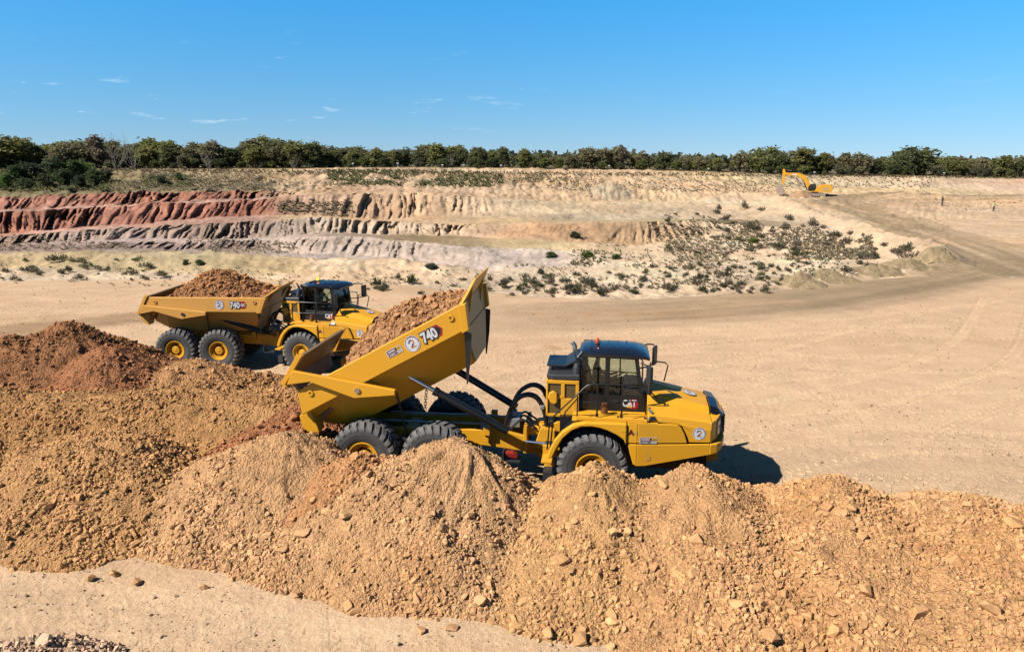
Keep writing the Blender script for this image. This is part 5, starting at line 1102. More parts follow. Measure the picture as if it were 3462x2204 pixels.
M_TEAL = simple('teal_cloth', (.01, .30, .27), .8); M_NAVY = simple('dark_navy_cloth', (.012, .012, .03), .85); M_JEAN = simple('blue_grey_cloth', (.06, .075, .12), .85)
M_HIVIS = simple('pale_yellow_hi_vis', (.72, .80, .30), .8); M_CHAR = simple('charcoal_cloth', (.03, .028, .028), .85); M_BOOT = simple('boot_leather', (.02, .015, .012), .7)
# seated driver, cab coordinates of the truck
def driver(label, shirt, M, lean=0.0):
    J = [(.0, 0, 2.80), (.02, 0, 3.0), (.03 + lean, 0, 3.22), (.05 + lean, 0, 3.38), (.07 + lean, 0, 3.46), (.09 + lean, 0, 3.55), (.08 + lean, 0, 3.65)]
    R_ = [(.15, .14), (.14, .15), (.13, .17), .065, .06, (.085, .075), .06]; E_ = [(0, 1), (1, 2), (2, 3), (3, 4), (4, 5), (5, 6)]
    for s in (-1, 1):
        b = len(J); J += [(.03 + lean, s * .20, 3.27), (.16 + lean, s * .27, 3.02), (.42, s * .20, 2.98), (.56, s * .15, 3.04), (.62, s * .12, 3.06)]; R_ += [.07, .055, .042, .032, .036]; E_ += [(2, b), (b, b + 1), (b + 1, b + 2), (b + 2, b + 3), (b + 3, b + 4)]
        b = len(J); J += [(.12, s * .12, 2.80), (.52, s * .15, 2.82), (.60, s * .15, 2.45), (.74, s * .15, 2.38)]; R_ += [.10, .075, .055, .05]; E_ += [(0, b), (b, b + 1), (b + 1, b + 2), (b + 2, b + 3)]
    def fm(c):
        if c.z > 3.41: return 0
        if c.x > .40 and c.z > 2.94 and c.z < 3.2: return 0
        if c.z > 2.88: return 1
        return 2
    return pose_person('person', label, J, E_, R_, 0, ([M_SKIN, shirt, M_CHAR], fm), M, ((.065 + lean, 0, 3.615), (.10, .085, .085), M_HAIR, 'hair'))

T1 = frame_m(2.302, 19.487, 0.0, 7.3)
TR2 = frame_m(-8.741, 32.897, -.38, 3.0)
hitch2 = TR2 @ Vector((-1.45, 0, 0)); TF2 = Matrix.Translation(hitch2) @ Matrix.Rotation(-math.radians(15), 4, 'Z') @ Matrix.Translation((1.45, 0, 0))
t1, MF1, INV1, _ = build_truck('dump_truck', 'bright yellow articulated dump truck tipping its raised bed, tailgate open', T1, T1, BED_TILT, False, '740', '1', M_CHAR, False,
    ('soil_load', 'rubbly reddish soil load sliding in the raised truck bed', [(-6.15, 3.05), (-5.9, 3.45), (-5.3, 3.72), (-4.7, 3.90), (-4.2, 3.98), (-3.6, 3.92), (-3.0, 3.72), (-2.4, 3.50), (-2.2, 3.4)], (.54, .27, .12), 3.22), 31)
t2, MF2, INV2, _ = build_truck('dump_truck', 'dusty yellow articulated dump truck with lowered heaped bed, amber beacon lit', TR2, TF2, 0.0, True, '740', '2', M_TEAL, True,
    ('soil_load', 'tall cone of red-brown soil heaped in the lowered truck bed', [(-6.9, 2.9), (-6.5, 3.36), (-5.9, 3.75), (-5.35, 4.12), (-4.9, 4.28), (-4.3, 4.30), (-3.8, 4.12), (-3.2, 3.80), (-2.7, 3.52), (-2.3, 3.3)], (.50, .235, .10), 3.30), 37)
driver('driver in dark clothes at the wheel of the tipping truck', M_CHAR, T1)
driver('driver in teal shirt at the wheel of the farther truck', M_TEAL, TF2, .18)

# ================================================================== vegetation
def crown_mesh(name, seed, lobes, n_cl, leaf, per=11, spread=.42):
    """leaf clumps strewn through several lobes; a lobe is (x, y, z, rx, ry, rz)"""
    r = np.random.default_rng(seed); vs, fs = [], []
    wts = np.array([l[3] * l[5] for l in lobes]); wts = wts / wts.sum()
    C = []
    for _ in range(n_cl):
        l = lobes[r.choice(len(lobes), p=wts)]; d = r.normal(size=3); d /= np.linalg.norm(d); d[2] = abs(d[2]) if r.uniform() < .75 else d[2]
        q = r.uniform(.62, 1.04); C.append(np.array(l[:3]) + d * np.array(l[3:]) * q)
    for c in C:
        k = int(per * r.uniform(.6, 1.4)); sp = spread * r.uniform(.6, 1.3)
        for _ in range(k):
            p = c + r.normal(size=3) * sp * np.array([.6, .6, .42]); a = r.normal(size=3); a[2] *= .6; a /= np.linalg.norm(a)
            b = np.cross(a, r.normal(size=3)); b /= np.linalg.norm(b); s = leaf * r.uniform(.6, 1.5); o = len(vs)
            vs += [p - a * s - b * s * .5, p + a * s - b * s * .35, p + a * s * .8 + b * s * .5, p - a * s * .7 + b * s * .45]; fs.append((o, o + 1, o + 2, o + 3))
    return grid_mesh(name, np.array(vs), np.array(fs), M_LEAF, smooth=False)
def trunk_mesh(name, seed, h, r0, mat, limbs=5, dead=False):
    rr = random.Random(seed); mb = MB()
    def limb(p, d, L, r, depth):
        pts, rad, q = [p], [r], Vector(p); n = 5; dd = Vector(d)
        for i in range(n):
            dd = (dd + Vector((rr.uniform(-.22, .22), rr.uniform(-.22, .22), rr.uniform(-.05, .2)))).normalized(); q = q + dd * L / n; pts.append(q.copy()); rad.append(r * (1 - .75 * (i + 1) / n))
        mb.tube(pts, rad, 5)
        if depth > 0:
            for _ in range(3 if dead else 2):
                k = rr.randint(2, n); a = rr.uniform(0, 6.28); e = rr.uniform(.5, 1.1)
                limb(pts[k], (math.cos(a) * e, math.sin(a) * e, 1.0), L * rr.uniform(.45, .7), rad[k] * .8 + .008, depth - 1)
    for k in range(limbs):
        a = 2 * PI * k / limbs + rr.uniform(-.4, .4); sp = rr.uniform(.25, .75) if dead else rr.uniform(.1, .5)
        limb(Vector((rr.uniform(-.15, .15), rr.uniform(-.15, .15), -.3)), (math.cos(a) * sp, math.sin(a) * sp, 1.0), h * rr.uniform(.75, 1.05), r0 * rr.uniform(.6, 1), 2 if dead else 1)
    return mb.mesh(name, mat, 60)
TREE_P = []
for i in range(8):
    r = random.Random(900 + i); W = [2.4, 2.9, 2.0, 3.3, 2.6, 2.2, 3.0, 2.5][i]; Ht = [6.2, 6.6, 5.8, 6.0, 7.2, 6.4, 5.6, 6.8][i]
    lobes = [(r.uniform(-.5, .5) * W, r.uniform(-.4, .4) * W, Ht * r.uniform(.35, .78), W * r.uniform(.34, .55), W * r.uniform(.34, .55), Ht * r.uniform(.16, .27)) for _ in range(8)] + [(0, 0, Ht * .42, W * .85, W * .75, Ht * .40)] + [(r.uniform(-.8, .8) * W, r.uniform(-.5, .5) * W, Ht * .22, W * .4, W * .4, Ht * .2) for _ in range(3)]
    TREE_P.append((crown_mesh('crown', 920 + i, lobes, 260, .17, 13, .42), trunk_mesh('trunk', 940 + i, Ht * .6, .16, M_BARK, 4), Ht))
DEAD_P = [trunk_mesh('branches', 960 + i, 5.2, .13, M_DEADWOOD, 7, True) for i in range(2)]
GREENS = [(.13, .15, .055), (.15, .165, .06), (.10, .12, .05), (.175, .195, .055), (.16, .155, .085), (.135, .13, .07), (.2, .22, .065)]
def tree(xD, base_y, Y, height, col, label, name='tree', wide=1.0, pi=None, group='trees along the far rim', rs=random.Random(77)):
    p = at_depth(xD, base_y, Y); zt = land_at(p[0], Y); cr, tk, Ht = TREE_P[rs.randrange(8) if pi is None else pi]; s = height / (Ht * .95)
    T = empty(name, (p[0], Y, zt - .1)); T.rotation_euler = (0, 0, rs.uniform(0, 6.28)); tag(T, label, 'tree', group)
    for nm, m in (('crown', cr), ('trunk', tk)):
        o = link(nm, m, T); o.scale = (s * wide, s * wide, s); o.color = (*(np.array(col) * np.array((1.85, 1.68, 1.5))), 1)
    return T
rt = random.Random(21)
# skyline of the wood, read along the rim: x, top height in the sheet
SKY_X = [-60, 0, 15, 45, 75, 95, 150, 200, 235, 290, 345, 400, 450, 500, 545, 600, 645, 690, 740, 780, 830, 880, 930, 980, 1030, 1080, 1130, 1180, 1230, 1270, 1310, 1340, 1380, 1420, 1460, 1510, 1560, 1610, 1650, 1690, 1740, 1790, 1830, 1880, 1930, 1980, 2020, 2060, 2100, 2135, 2170, 2210, 2250, 2300, 2350, 2400, 2460]
SKY_Y = [345, 338, 318, 310, 330, 338, 328, 326, 322, 328, 322, 326, 334, 330, 336, 328, 318, 328, 336, 348, 342, 340, 338, 346, 336, 338, 342, 346, 344, 352, 358, 356, 344, 340, 338, 350, 356, 354, 362, 368, 352, 340, 348, 350, 352, 344, 358, 364, 358, 346, 352, 364, 368, 362, 362, 360, 360]
BASE_X, BASE_Y = [-100, 0, 600, 900, 1200, 1500, 1700, 1850, 2000, 2400, 2600], [396, 396, 395, 393, 393, 398, 403, 411, 413, 416, 418]
DIST_X, DIST_Y = [-100, 0, 600, 900, 1200, 1500, 1800, 2000, 2400, 2600], [170, 170, 176, 184, 191, 197, 198, 196, 194, 192]
SPECIAL = {45: ((.045, .052, .042), 'tall dark tree standing above the rest at the far left of the wood', 4), 645: ((.13, .13, .07), 'tall rounded tree rising above the wood above the red wall', 3), 2135: ((.085, .105, .052), 'dark rounded tree right of the digger, tallest on that side', 1), 1460: ((.16, .15, .10), 'broad grey-green tree rising above the middle of the wood', 4), 1790: ((.15, .17, .065), 'broad bright-topped tree just left of the digger arm', 3), 235: ((.17, .15, .11), 'thin brownish tree with bare top in the left of the wood', 5)}
LBL = ['mid olive-green tree at the wood edge on the far rim', 'dark green bushy tree at the wood edge on the far rim', 'yellowish green leafy tree at the wood edge on the far rim', 'grey-green tree at the wood edge on the far rim']
def WHERE(x): return 'above the red wall' if x < 680 else 'above the tan benches' if x < 1180 else 'above the pale slopes in the middle' if x < 1720 else 'behind the digger' if x < 2060 else 'at the far right'
for x, ty in zip(SKY_X, SKY_Y):
    Y = np.interp(x, DIST_X, DIST_Y); by = np.interp(x, BASE_X, BASE_Y)
    p = at_depth(x, by, Y); zt = at_depth(x, ty, Y)[2]; hgt = max(2.8, zt - land_at(p[0], Y)) * rt.uniform(.78, 1.02)
    if x in SPECIAL: c, lab, pi = SPECIAL[x]; tree(x, by, Y, hgt, c, lab, 'tall_tree', 1.05, pi, rs=rt)
    else:
        k = rt.choices([0, 1, 2, 3], [3, 3, 2 if x < 700 else 1.2, 2.5])[0]
        c = np.array([(.15, .165, .062), (.095, .115, .05), (.18, .195, .066), (.175, .17, .10)][k]) * rt.uniform(.85, 1.2)
        tree(x, by, Y + rt.uniform(-1, 2), hgt, c, LBL[k].replace('on the far rim', WHERE(x)), 'tree', rt.uniform(1.15, 1.6), rs=rt)
# second and third row, filling the gaps
for row, (dy, n) in enumerate(((6, 70), (14, 56))):
    for i in range(n):
        x = -80 + (2560) * (i + rt.uniform(.1, .9)) / n; Y = np.interp(x, DIST_X, DIST_Y) + dy + rt.uniform(-2, 3); ty = np.interp(x, SKY_X, SKY_Y) + rt.uniform(-2, 18); by = np.interp(x, BASE_X, BASE_Y)
        p = at_depth(x, by, Y); hgt = float(np.clip(at_depth(x, ty, Y)[2] - land_at(p[0], Y), 3.0, 8))
        c = np.array(GREENS[rt.randrange(6)]) * rt.uniform(.75, 1.1)
        tree(x, by, Y, hgt, c, 'tree deeper in the wood, second row, ' + WHERE(x), 'tree', rt.uniform(1.2, 1.7), group='trees deeper in the wood', rs=rt)
# low understorey along the foot of the wood
for i in range(70):
    x = -60 + 2520 * (i + rt.uniform(0, 1)) / 70; Y = np.interp(x, DIST_X, DIST_Y) - rt.uniform(1.0, 3.5); by = np.interp(x, BASE_X, BASE_Y); p = at_depth(x, by, Y); cr, tk, Ht = TREE_P[rt.randrange(8)]
    T = link('bush', cr); T.location = (p[0], Y, land_at(p[0], Y) - .2); s = rt.uniform(.26, .52); T.scale = (s * 1.6, s * 1.2, s); T.rotation_euler = (0, 0, rt.uniform(0, 6.3)); T.color = (*(np.array(GREENS[rt.randrange(6)]) * rt.uniform(1.1, 1.6)), 1)
    tag(T, 'low bush at the foot of the wood ' + WHERE(x), 'bush', 'bushes at the foot of the wood')
# bare grey trees in front of the wood
for j, (x, by, Y, s, lab) in enumerate(((272, 397, 166, 1.05, 'bare pale branching tree, larger of the two at the left of the wood'), (316, 397, 167, .95, 'bare pale branching tree beside the larger bare tree'), (492, 396, 171, .62, 'small bare tree leaning in front of dark trees'), (120, 396, 165, .6, 'small twisted bare trunk below the dark tall tree'), (690, 395, 174, .5, 'small bare tree right of the tall rounded tree'), (1060, 394, 184, .55, 'small bare tree in the middle of the wood edge'))):
    p = at_depth(x, by, Y); o = link('bare_tree', DEAD_P[j % 2]); o.location = (p[0], Y, land_at(p[0], Y) - .1); o.scale = (s, s, s); o.rotation_euler = (0, 0, j * 1.7); tag(o, lab, 'tree', 'bare trees before the wood')
# the wood goes on behind as one mass
wv = []
r = np.random.default_rng(4)
far_me = TREE_P[3][0]
ncl = 5200; t_ = r.uniform(-.95, .95, ncl); Yw = r.uniform(212, 330, ncl); Xw = t_ * Yw; Zb = np.array([land_at(a, b) for a, b in zip(Xw, Yw)]) + r.uniform(.3, 1, ncl) ** .5 * (3.6 + 1.2 * fbm(Xw * .06, Yw * .06, 9))
vs, fs = [], []
for a, b, c in zip(Xw, Yw, Zb):
    for _ in range(5):
        p = np.array((a, b, c)) + r.normal(size=3) * .6; q = r.normal(size=3); q /= np.linalg.norm(q); w = np.cross(q, r.normal(size=3)); w /= np.linalg.norm(w); s = r.uniform(.4, .9); o = len(vs)
        vs += [p - q * s - w * s * .6, p + q * s - w * s * .6, p + q * s + w * s * .6, p - q * s + w * s * .6]; fs.append((o, o + 1, o + 2, o + 3))
o = link('distant_wood', grid_mesh('distant_wood', np.array(vs), np.array(fs), M_LEAF, smooth=False)); o.color = (.13, .145, .075, 1); tag(o, 'dense green wood going on behind the front trees', 'wood', kind='stuff')

# ---- shrubs
SHRUB_P = []
for i in range(6):
    r = random.Random(700 + i); w = [.55, .7, .5, .8, .6, .45][i]; h = [.75, .9, .6, .8, 1.0, .55][i]
    vs, fs = [], []
    q = np.random.default_rng(710 + i)
    cent = [(q.uniform(-.55, .55) * w, q.uniform(-.45, .45) * w, q.uniform(.5, 1)) for _ in range(5)]
    for k in range(260):
        ce = cent[k % 5]
        a = q.uniform(0, 6.28); e = q.uniform(.1, 1.0) ** .7; d = np.array([math.cos(a) * e, math.sin(a) * e, q.uniform(.5, 1.1)]); d /= np.linalg.norm(d)
        L = q.uniform(.55, 1.05); p1 = d * np.array([w * .62, w * .62, h * ce[2]]) * L * 1.2; side = np.cross(d, q.normal(size=3)); side /= np.linalg.norm(side)
        p0 = p1 * q.uniform(.45, .85); sh_ = np.array([ce[0], ce[1], 0]); p0 = p0 + sh_; p1 = p1 + sh_; s = q.uniform(.012, .03) * (1.5 if i in (1, 3) else 1); o = len(vs)
        vs += [p0 - side * s * .5, p0 + side * s * .5, p1 + side * s, p1 - side * s]; fs.append((o, o + 1, o + 2, o + 3))
    SHRUB_P.append(grid_mesh('shrub', np.array(vs), np.array(fs), M_LEAF, smooth=False))
SH_COL = [(.20, .18, .105), (.26, .22, .13), (.165, .17, .08), (.27, .215, .15), (.19, .22, .085)]
n_sh = [0]
def shrub(xD, yD, size, col, label, group, pi=None):
    L = land(xD, yD)
    if L is None: return None
    o = link('shrub', SHRUB_P[rt.randrange(6) if pi is None else pi]); s = size * rt.uniform(.8, 1.2); o.location = (L[0], L[1], L[2] - .06 * s); o.scale = (s * rt.uniform(.9, 1.4), s, s); o.rotation_euler = (0, 0, rt.uniform(0, 6.28)); o.color = (*col, 1)
    tag(o, label, 'shrub', group); n_sh[0] += 1; return o
def jitter(c, a=.75, b=1.25): return tuple(np.array(c) * rt.uniform(a, b))
# the green ones one can single out
for x, y, s, c, lab in ((1382, 606, 2.3, (0.145, 0.221, 0.043), 'bright green bush on the pit floor, largest of the green bushes there'), (1297, 607, 1.9, (0.111, 0.170, 0.048), 'round green bush at the right end of the lilac slope'), (1448, 610, 1.7, (0.136, 0.196, 0.051), 'green bush right of the largest green bush on the pit floor'), (1772, 572, 1.7, (0.187, 0.289, 0.034), 'small vivid green tree-like bush alone on the right pit slope'), (1352, 560, 2.4, (0.076, 0.088, 0.051), 'dark bush before the brown fluted wall'), (437, 622, 1.2, (0.093, 0.145, 0.043), 'left one of two dark green bushes at the berm foot'), (470, 622, 1.25, (0.085, 0.136, 0.043), 'right one of two dark green bushes at the berm foot'),
    (1272, 645, 1.7, (0.093, 0.111, 0.060), 'dark bush standing below the right end of the lilac slope'), (967, 668, 1.0, (0.093, 0.128, 0.051), 'dark green bush right of the farther truck on the sand edge'), (887, 674, .8, (0.102, 0.119, 0.060), 'small round bush directly right of the farther truck mirror'), (1014, 633, 1.5, (0.085, 0.102, 0.060), 'dark bush on the crest of the fluted berm')):
    o = shrub(x, y, s, c, lab, 'green bushes in the pit', 1)
    if o and s > 1.15: o.data = TREE_P[int(x) % 8][0]; k = s * .115; o.scale = (k * 1.5, k, k * .72); o.color = (o.color[0] * 1.25, o.color[1] * 1.15, o.color[2] * 1.2, 1); o.location.z -= .12
# regions of scrub: polygon-free bands (x0, x1, y at x0 top/bottom, y at x1 top/bottom, count, size, colour set, label)
BANDS = [
 (0, 400, 640, 668, 632, 662, 26, .62, (0, 1, 1), 'grey-green dry shrub on the sand flat left of the farther truck'),
 (30, 330, 612, 640, 612, 640, 12, .7, (1, 1, 4), 'small dry shrub in front of the yellow berm at the left'),
 (860, 1200, 655, 690, 660, 700, 18, .62, (0, 2), 'small shrub along the sand edge between the two trucks'),
 (1180, 1500, 650, 700, 640, 700, 50, .62, (0, 2, 0, 3), 'dark scrubby shrub on the near lip of the pit'),
 (1480, 1800, 628, 695, 622, 690, 62, .66, (0, 0, 2, 3), 'dark scrubby shrub at the near right lip of the pit'),
 (1780, 2060, 625, 672, 605, 640, 30, .68, (0, 0, 2), 'dark shrub along the dirt berm beside the haul road'),
 (2030, 2150, 580, 615, 585, 618, 14, .85, (0, 3), 'dark shrub in the clump at the road bend'),
 (1560, 1960, 520, 600, 540, 612, 52, .8, (0, 3, 3, 2), 'grey-brown shrub on the right slope of the pit'),
 (1640, 2080, 470, 540, 545, 592, 22, 1.2, (0, 3), 'shrub along the pit edge below the road'),
 (1380, 1700, 508, 522, 508, 524, 20, 1.3, (0, 3), 'dark shrub in the row on the ledge above the brown wall'),
 (1200, 1850, 400, 440, 412, 448, 40, 1.7, (0, 3, 4), 'shrub on the bank below the wood'),
 (1850, 2190, 418, 440, 420, 442, 16, 1.6, (0, 3), 'shrub on the bank behind the digger'),
 (2255, 2420, 420, 440, 425, 440, 8, 1.8, (4, 2), 'shrub on the sandy bank at the right edge'),
]
for x0, x1, a0, b0, a1, b1, n, s, cs, lab in BANDS:
    for _ in range(n):
        u = rt.random(); x = x0 + (x1 - x0) * u; ya, yb_ = a0 + (a1 - a0) * u, b0 + (b1 - b0) * u
        if n_sh[0] < 296: shrub(x, rt.uniform(ya, yb_), s * rt.choice([.6, .8, 1, 1.25]), jitter(SH_COL[rt.choice(cs)]), lab, 'scrub shrubs of the quarry')
# green thicket on the left bank, each bush large
for x, y, s, c in ((18, 440, 2.6, (0.135, 0.216, 0.054)), (45, 430, 3.0, (0.099, 0.144, 0.054)), (78, 428, 3.2, (0.090, 0.122, 0.054)), (105, 442, 2.6, (0.099, 0.126, 0.054)), (128, 420, 3.3, (0.090, 0.126, 0.050)), (150, 436, 3.0, (0.099, 0.135, 0.054)), (178, 424, 3.2, (0.108, 0.162, 0.050)), (205, 418, 3.0, (0.180, 0.252, 0.054)), (228, 438, 2.6, (0.126, 0.171, 0.063)), (190, 444, 2.2, (0.081, 0.108, 0.050)), (62, 448, 2.2, (0.108, 0.144, 0.054)), (250, 425, 2.4, (0.153, 0.153, 0.081)), (420, 425, 1.6, (0.135, 0.180, 0.063)), (380, 432, 1.6, (0.126, 0.162, 0.072))):
    p = at_depth(x, y, 140); L = land(x, y); cr = TREE_P[rt.randrange(8)][0]
    o = link('thicket_bush', cr); k = s * .21; o.location = (L[0], L[1], L[2] - .3); o.scale = (k * 1.5, k * 1.2, k); o.rotation_euler = (0, 0, rt.uniform(0, 6)); o.color = (*c, 1); tag(o, 'large leafy bush in the green thicket above the red wall', 'bush', 'bushes of the thicket on the left bank')
# ---- fine scrub and dry grass nobody could count
def tufts(name, label, regions, col, seed, blades=7):
    q = np.random.default_rng(seed); vs, fs = [], []
    for (x0, x1, a0, b0, a1, b1, n, sz_, thr) in regions:
        for _ in range(n):
            u = q.uniform(); x = x0 + (x1 - x0) * u; ya, yb2 = a0 + (a1 - a0) * u, b0 + (b1 - b0) * u; y = q.uniform(min(ya, yb2), max(ya, yb2))
            if thr is not None and fbm(np.array([x * .016]), np.array([y * .05]), seed + 5)[0] < thr: continue
            L = land(x, y)
            if L is None: continue
            c = np.array(L)
            for _ in range(blades):
                a = q.uniform(0, 6.28); e = q.uniform(.2, 1.0); h = sz_ * q.uniform(.5, 1.2); tip = c + np.array([math.cos(a) * e * h, math.sin(a) * e * h, h * q.uniform(.4, .9)]); w = h * q.uniform(.10, .26); b = np.array([-math.sin(a), math.cos(a), 0]) * w
                m = c * .45 + tip * .55; o = len(vs); vs += [c - b * .3, c + b * .3, m + b, tip, m - b]; fs.append((o, o + 1, o + 2, o + 4)); fs.append((o + 4, o + 2, o + 3, o + 3))
    fs = [f if f[2] != f[3] else (f[0], f[1], f[2], f[2]) for f in fs]
    me = bpy.data.meshes.new(name); me.from_pydata([tuple(v) for v in vs], [], [f if f[2] != f[3] else f[:3] for f in fs]); me.materials.append(M_LEAF)
    o = link(name, me); o.color = (*col, 1); tag(o, label, 'scrub', kind='stuff'); return o
tufts('dry_scrub', 'thin dry scrub and grass spread over the pit slopes', [
  (0, 640, 452, 405, 450, 402, 3000, .42, -.35), (640, 1300, 402, 440, 400, 445, 1500, .38, -.05), (1200, 1850, 402, 450, 415, 455, 1600, .38, -.1), (1560, 2050, 500, 620, 560, 612, 3300, .38, -.12), (0, 300, 560, 590, 575, 588, 250, .35, None), (650, 830, 478, 505, 480, 512, 320, .5, None), (1180, 2000, 625, 700, 610, 665, 900, .3, -.05), (0, 1200, 625, 668, 640, 690, 420, .22, 0), (1850, 2190, 418, 444, 420, 444, 200, .5, None), (1350, 1700, 560, 640, 560, 640, 500, .3, 0), (440, 700, 560, 590, 575, 600, 300, .35, None), (2150, 2420, 462, 500, 462, 500, 160, .25, 0)], (.42, .345, .215), 61)
tufts('green_scrub', 'low green ground cover on the bank below the wood', [
  (770, 1180, 402, 436, 402, 442, 1500, .62, -.05), (1180, 1420, 404, 430, 404, 432, 300, .5, .1), (0, 260, 405, 452, 402, 450, 900, .7, None), (330, 460, 415, 440, 415, 442, 260, .55, None), (1340, 1460, 590, 625, 590, 625, 140, .35, 0)], (.20, .21, .085), 67)
tufts('dry_grass', 'pale dry grass along the top of the rim', [(0, 2420, 396, 404, 416, 422, 1500, .5, None)], (.27, .21, .11), 69)

# ================================================================== tyre tracks: lug prints pressed into the sand
def tracks():
    vs, fs = [], []; q = random.Random(3)
    def strip(pts, w=.50, pitch=.19, keep=.9):
        P = [Vector((x, y, 0)) for x, y in smooth_path(pts, 4)]; acc = 0; k = 0
        for a, b in zip(P[:-1], P[1:]):
            d = b - a; L = d.length
            if L < 1e-6: continue
            d /= L; nrm = Vector((-d.y, d.x, 0))
            while acc < L:
                p = a + d * acc; acc += pitch * q.uniform(.93, 1.07); k += 1
                if q.random() > keep: continue
                s = 1 if k % 2 else -1
                p0 = p + nrm * s * w * .06; p1 = p + nrm * s * w * .42 + d * .06
                zz0 = land_at(p0.x, p0.y) - .004; hh = q.uniform(.012, .027) * (.4 if p.y < 15.5 else 1); o = len(vs); t = d * .035
                for c, hgt in ((p0, hh * .7), (p1, hh)): vs.extend([(c.x - t.x, c.y - t.y, zz0), (c.x, c.y, zz0 + hgt), (c.x + t.x, c.y + t.y, zz0)])
                fs.extend([(o, o + 3, o + 4, o + 1), (o + 1, o + 4, o + 5, o + 2)])
            acc -= L
    for tp in TRACKS: strip(tp[::3] + [tp[-1]], keep=.92)
    me = bpy.data.meshes.new('tyre_tracks'); me.from_pydata(vs, [], fs); me.materials.append(M_STONE); o = link('tyre_tracks', me); o.color = (.64, .45, .27, 1); tag(o, 'tyre lug prints pressed into the sandy quarry floor', 'tyre tracks', kind='stuff')
tracks()
# pebbles and crumbs lying on the floor
q_ = np.random.default_rng(8); n_ = 26000; py_ = 9 + 50 * q_.uniform(0, 1, n_) ** 1.4; px_ = q_.uniform(-.78, .78, n_) * py_; pm = fbm(px_ * .3, py_ * .5, 411) > -.15
px_, py_ = px_[pm], py_[pm]; ps_ = np.minimum(.009 * (1 - q_.uniform(0, .99, len(px_))) ** -.5, .06)
pz_ = np.array([land_at(a, b) for a, b in zip(px_, py_)])
clod_cloud('pebbles', np.stack([px_, py_, pz_ + ps_ * .3], 1), ps_, np.array((.52, .37, .22)) * q_.uniform(.6, 1.15, (len(px_), 1)), None, 9)
bpy.data.objects['pebbles']['label'] = 'loose pebbles and crumbs strewn over the quarry floor'; bpy.data.objects['pebbles']['category'] = 'pebbles'

# ================================================================== tracked excavator at the end of the road
EX = at_depth(1915, 461, 154); ez = land_at(EX[0], 154)
E_ = empty('excavator', (EX[0], 154, ez)); tag(E_, 'yellow tracked excavator digging at the far end of the haul road', 'excavator')
EM = Matrix.Rotation(PI - .30, 4, 'Z') @ Matrix.Scale(.87, 4)      # its front points to the left
def ep(nm, mb, mat, sm=None, bv=None, parent=None):
    o = link(nm, mb.mesh(nm, mat, sm), parent or E_, None if parent else EM)
    if bv: bevel(o, bv)
    return o
for s in (-1, 1):
    tr = MB(); pr = [(-2.35, .50), (-2.15, .12), (-1.9, 0), (1.9, 0), (2.15, .12), (2.4, .50), (2.2, .88), (1.95, .98), (-1.9, .98), (-2.15, .88)]
    y0, y1 = s * 1.05, s * 1.65
    tr.prism(pr, y0, y1); to = ep('track', tr, M_TRACK)
    for k in range(18): ep('track_shoe', MB().box(-1.95 + k * .225, -1.80 + k * .225, min(y0, y1) - .02, max(y0, y1) + .02, .97, 1.03), M_TRACK, parent=to)
    for k in range(7): ep('track_roller', MB().lathe([(0, -.05), (.17, -.05), (.17, .05), (0, .05)], 14, c=(-1.5 + k * .5, s * 1.66, .28)), M_DARK, parent=to)
ep('undercarriage', MB().box(-1.2, 1.2, -1.1, 1.1, .45, .95).tube([(0, 0, .95), (0, 0, 1.25)], .75, 24), M_DARK)
HO = MB().prism([(-3.35, 1.30), (1.55, 1.30), (1.6, 1.45), (.25, 1.55), (-.45, 2.45), (-.9, 2.55), (-.95, 2.95), (-3.2, 3.0), (-3.45, 2.6), (-3.5, 1.6)], -1.55, 1.55); ho = ep('house', HO, M_YEL, bv=.06)
ep('counterweight', MB().prism([(-3.55, 1.40), (-3.1, 1.40), (-3.1, 2.75), (-3.55, 2.55), (-3.72, 2.1), (-3.70, 1.7)], -1.58, 1.58), M_YEL, bv=.06)
for s in (-1, 1): ep('side_grille', MB().box(-2.9, -1.5, s * 1.56 - .01, s * 1.56 + .01, 1.65, 2.35), M_HEAD, parent=ho)
ep('exhaust_stack', MB().tube([(-1.4, .4, 2.9), (-1.4, .4, 3.35)], .07, 8), M_DARK)
cbx = ep('cab', MB().prism([(.15, 1.50), (1.45, 1.50), (1.62, 1.9), (1.50, 2.6), (1.15, 3.12), (.0, 3.15), (-.1, 2.2)], .55, 1.55), M_BLACK, bv=.04)
ep('window_pane', MB().prism([(.30, 2.1), (1.45, 2.1), (1.36, 2.6), (1.08, 3.0), (.15, 3.02)], 1.553, 1.565), M_GLASS, parent=cbx)
ep('handrail', MB().tube([(-.4, -1.45, 2.5), (-.4, -1.45, 3.3), (-1.2, -1.45, 3.4), (-1.2, -1.45, 2.95)], .03, 6), M_BLACK)
def beam(pts, w, h, mb=None):
    mb = mb or MB(); P = [np.array(p, float) for p in pts]; up, dn = [], []
    for i, p in enumerate(P):
        d = P[min(i + 1, len(P) - 1)] - P[max(i - 1, 0)]; d /= np.linalg.norm(d); n_ = np.array([-d[1], d[0]]); up.append(tuple(p + n_ * h[i] / 2)); dn.append(tuple(p - n_ * h[i] / 2))
    return mb.prism(up + dn[::-1], -w / 2, w / 2)
ep('boom', beam([(1.1, 1.75), (1.9, 3.5), (2.9, 4.75), (4.0, 5.25), (7.2, 5.45)], .55, [.6, .95, 1.05, .85, .45]), M_YEL, bv=.04)
ep('boom_emblem', MB().box(4.3, 5.3, -.30, -.285, 5.10, 5.42).box(4.3, 5.3, .285, .30, 5.10, 5.42), M_WHITE)
ep('stick', beam([(7.35, 6.55), (7.15, 5.5), (7.15, 4.0), (7.35, 2.85)], .45, [.45, .75, .6, .40]), M_YEL, bv=.03)
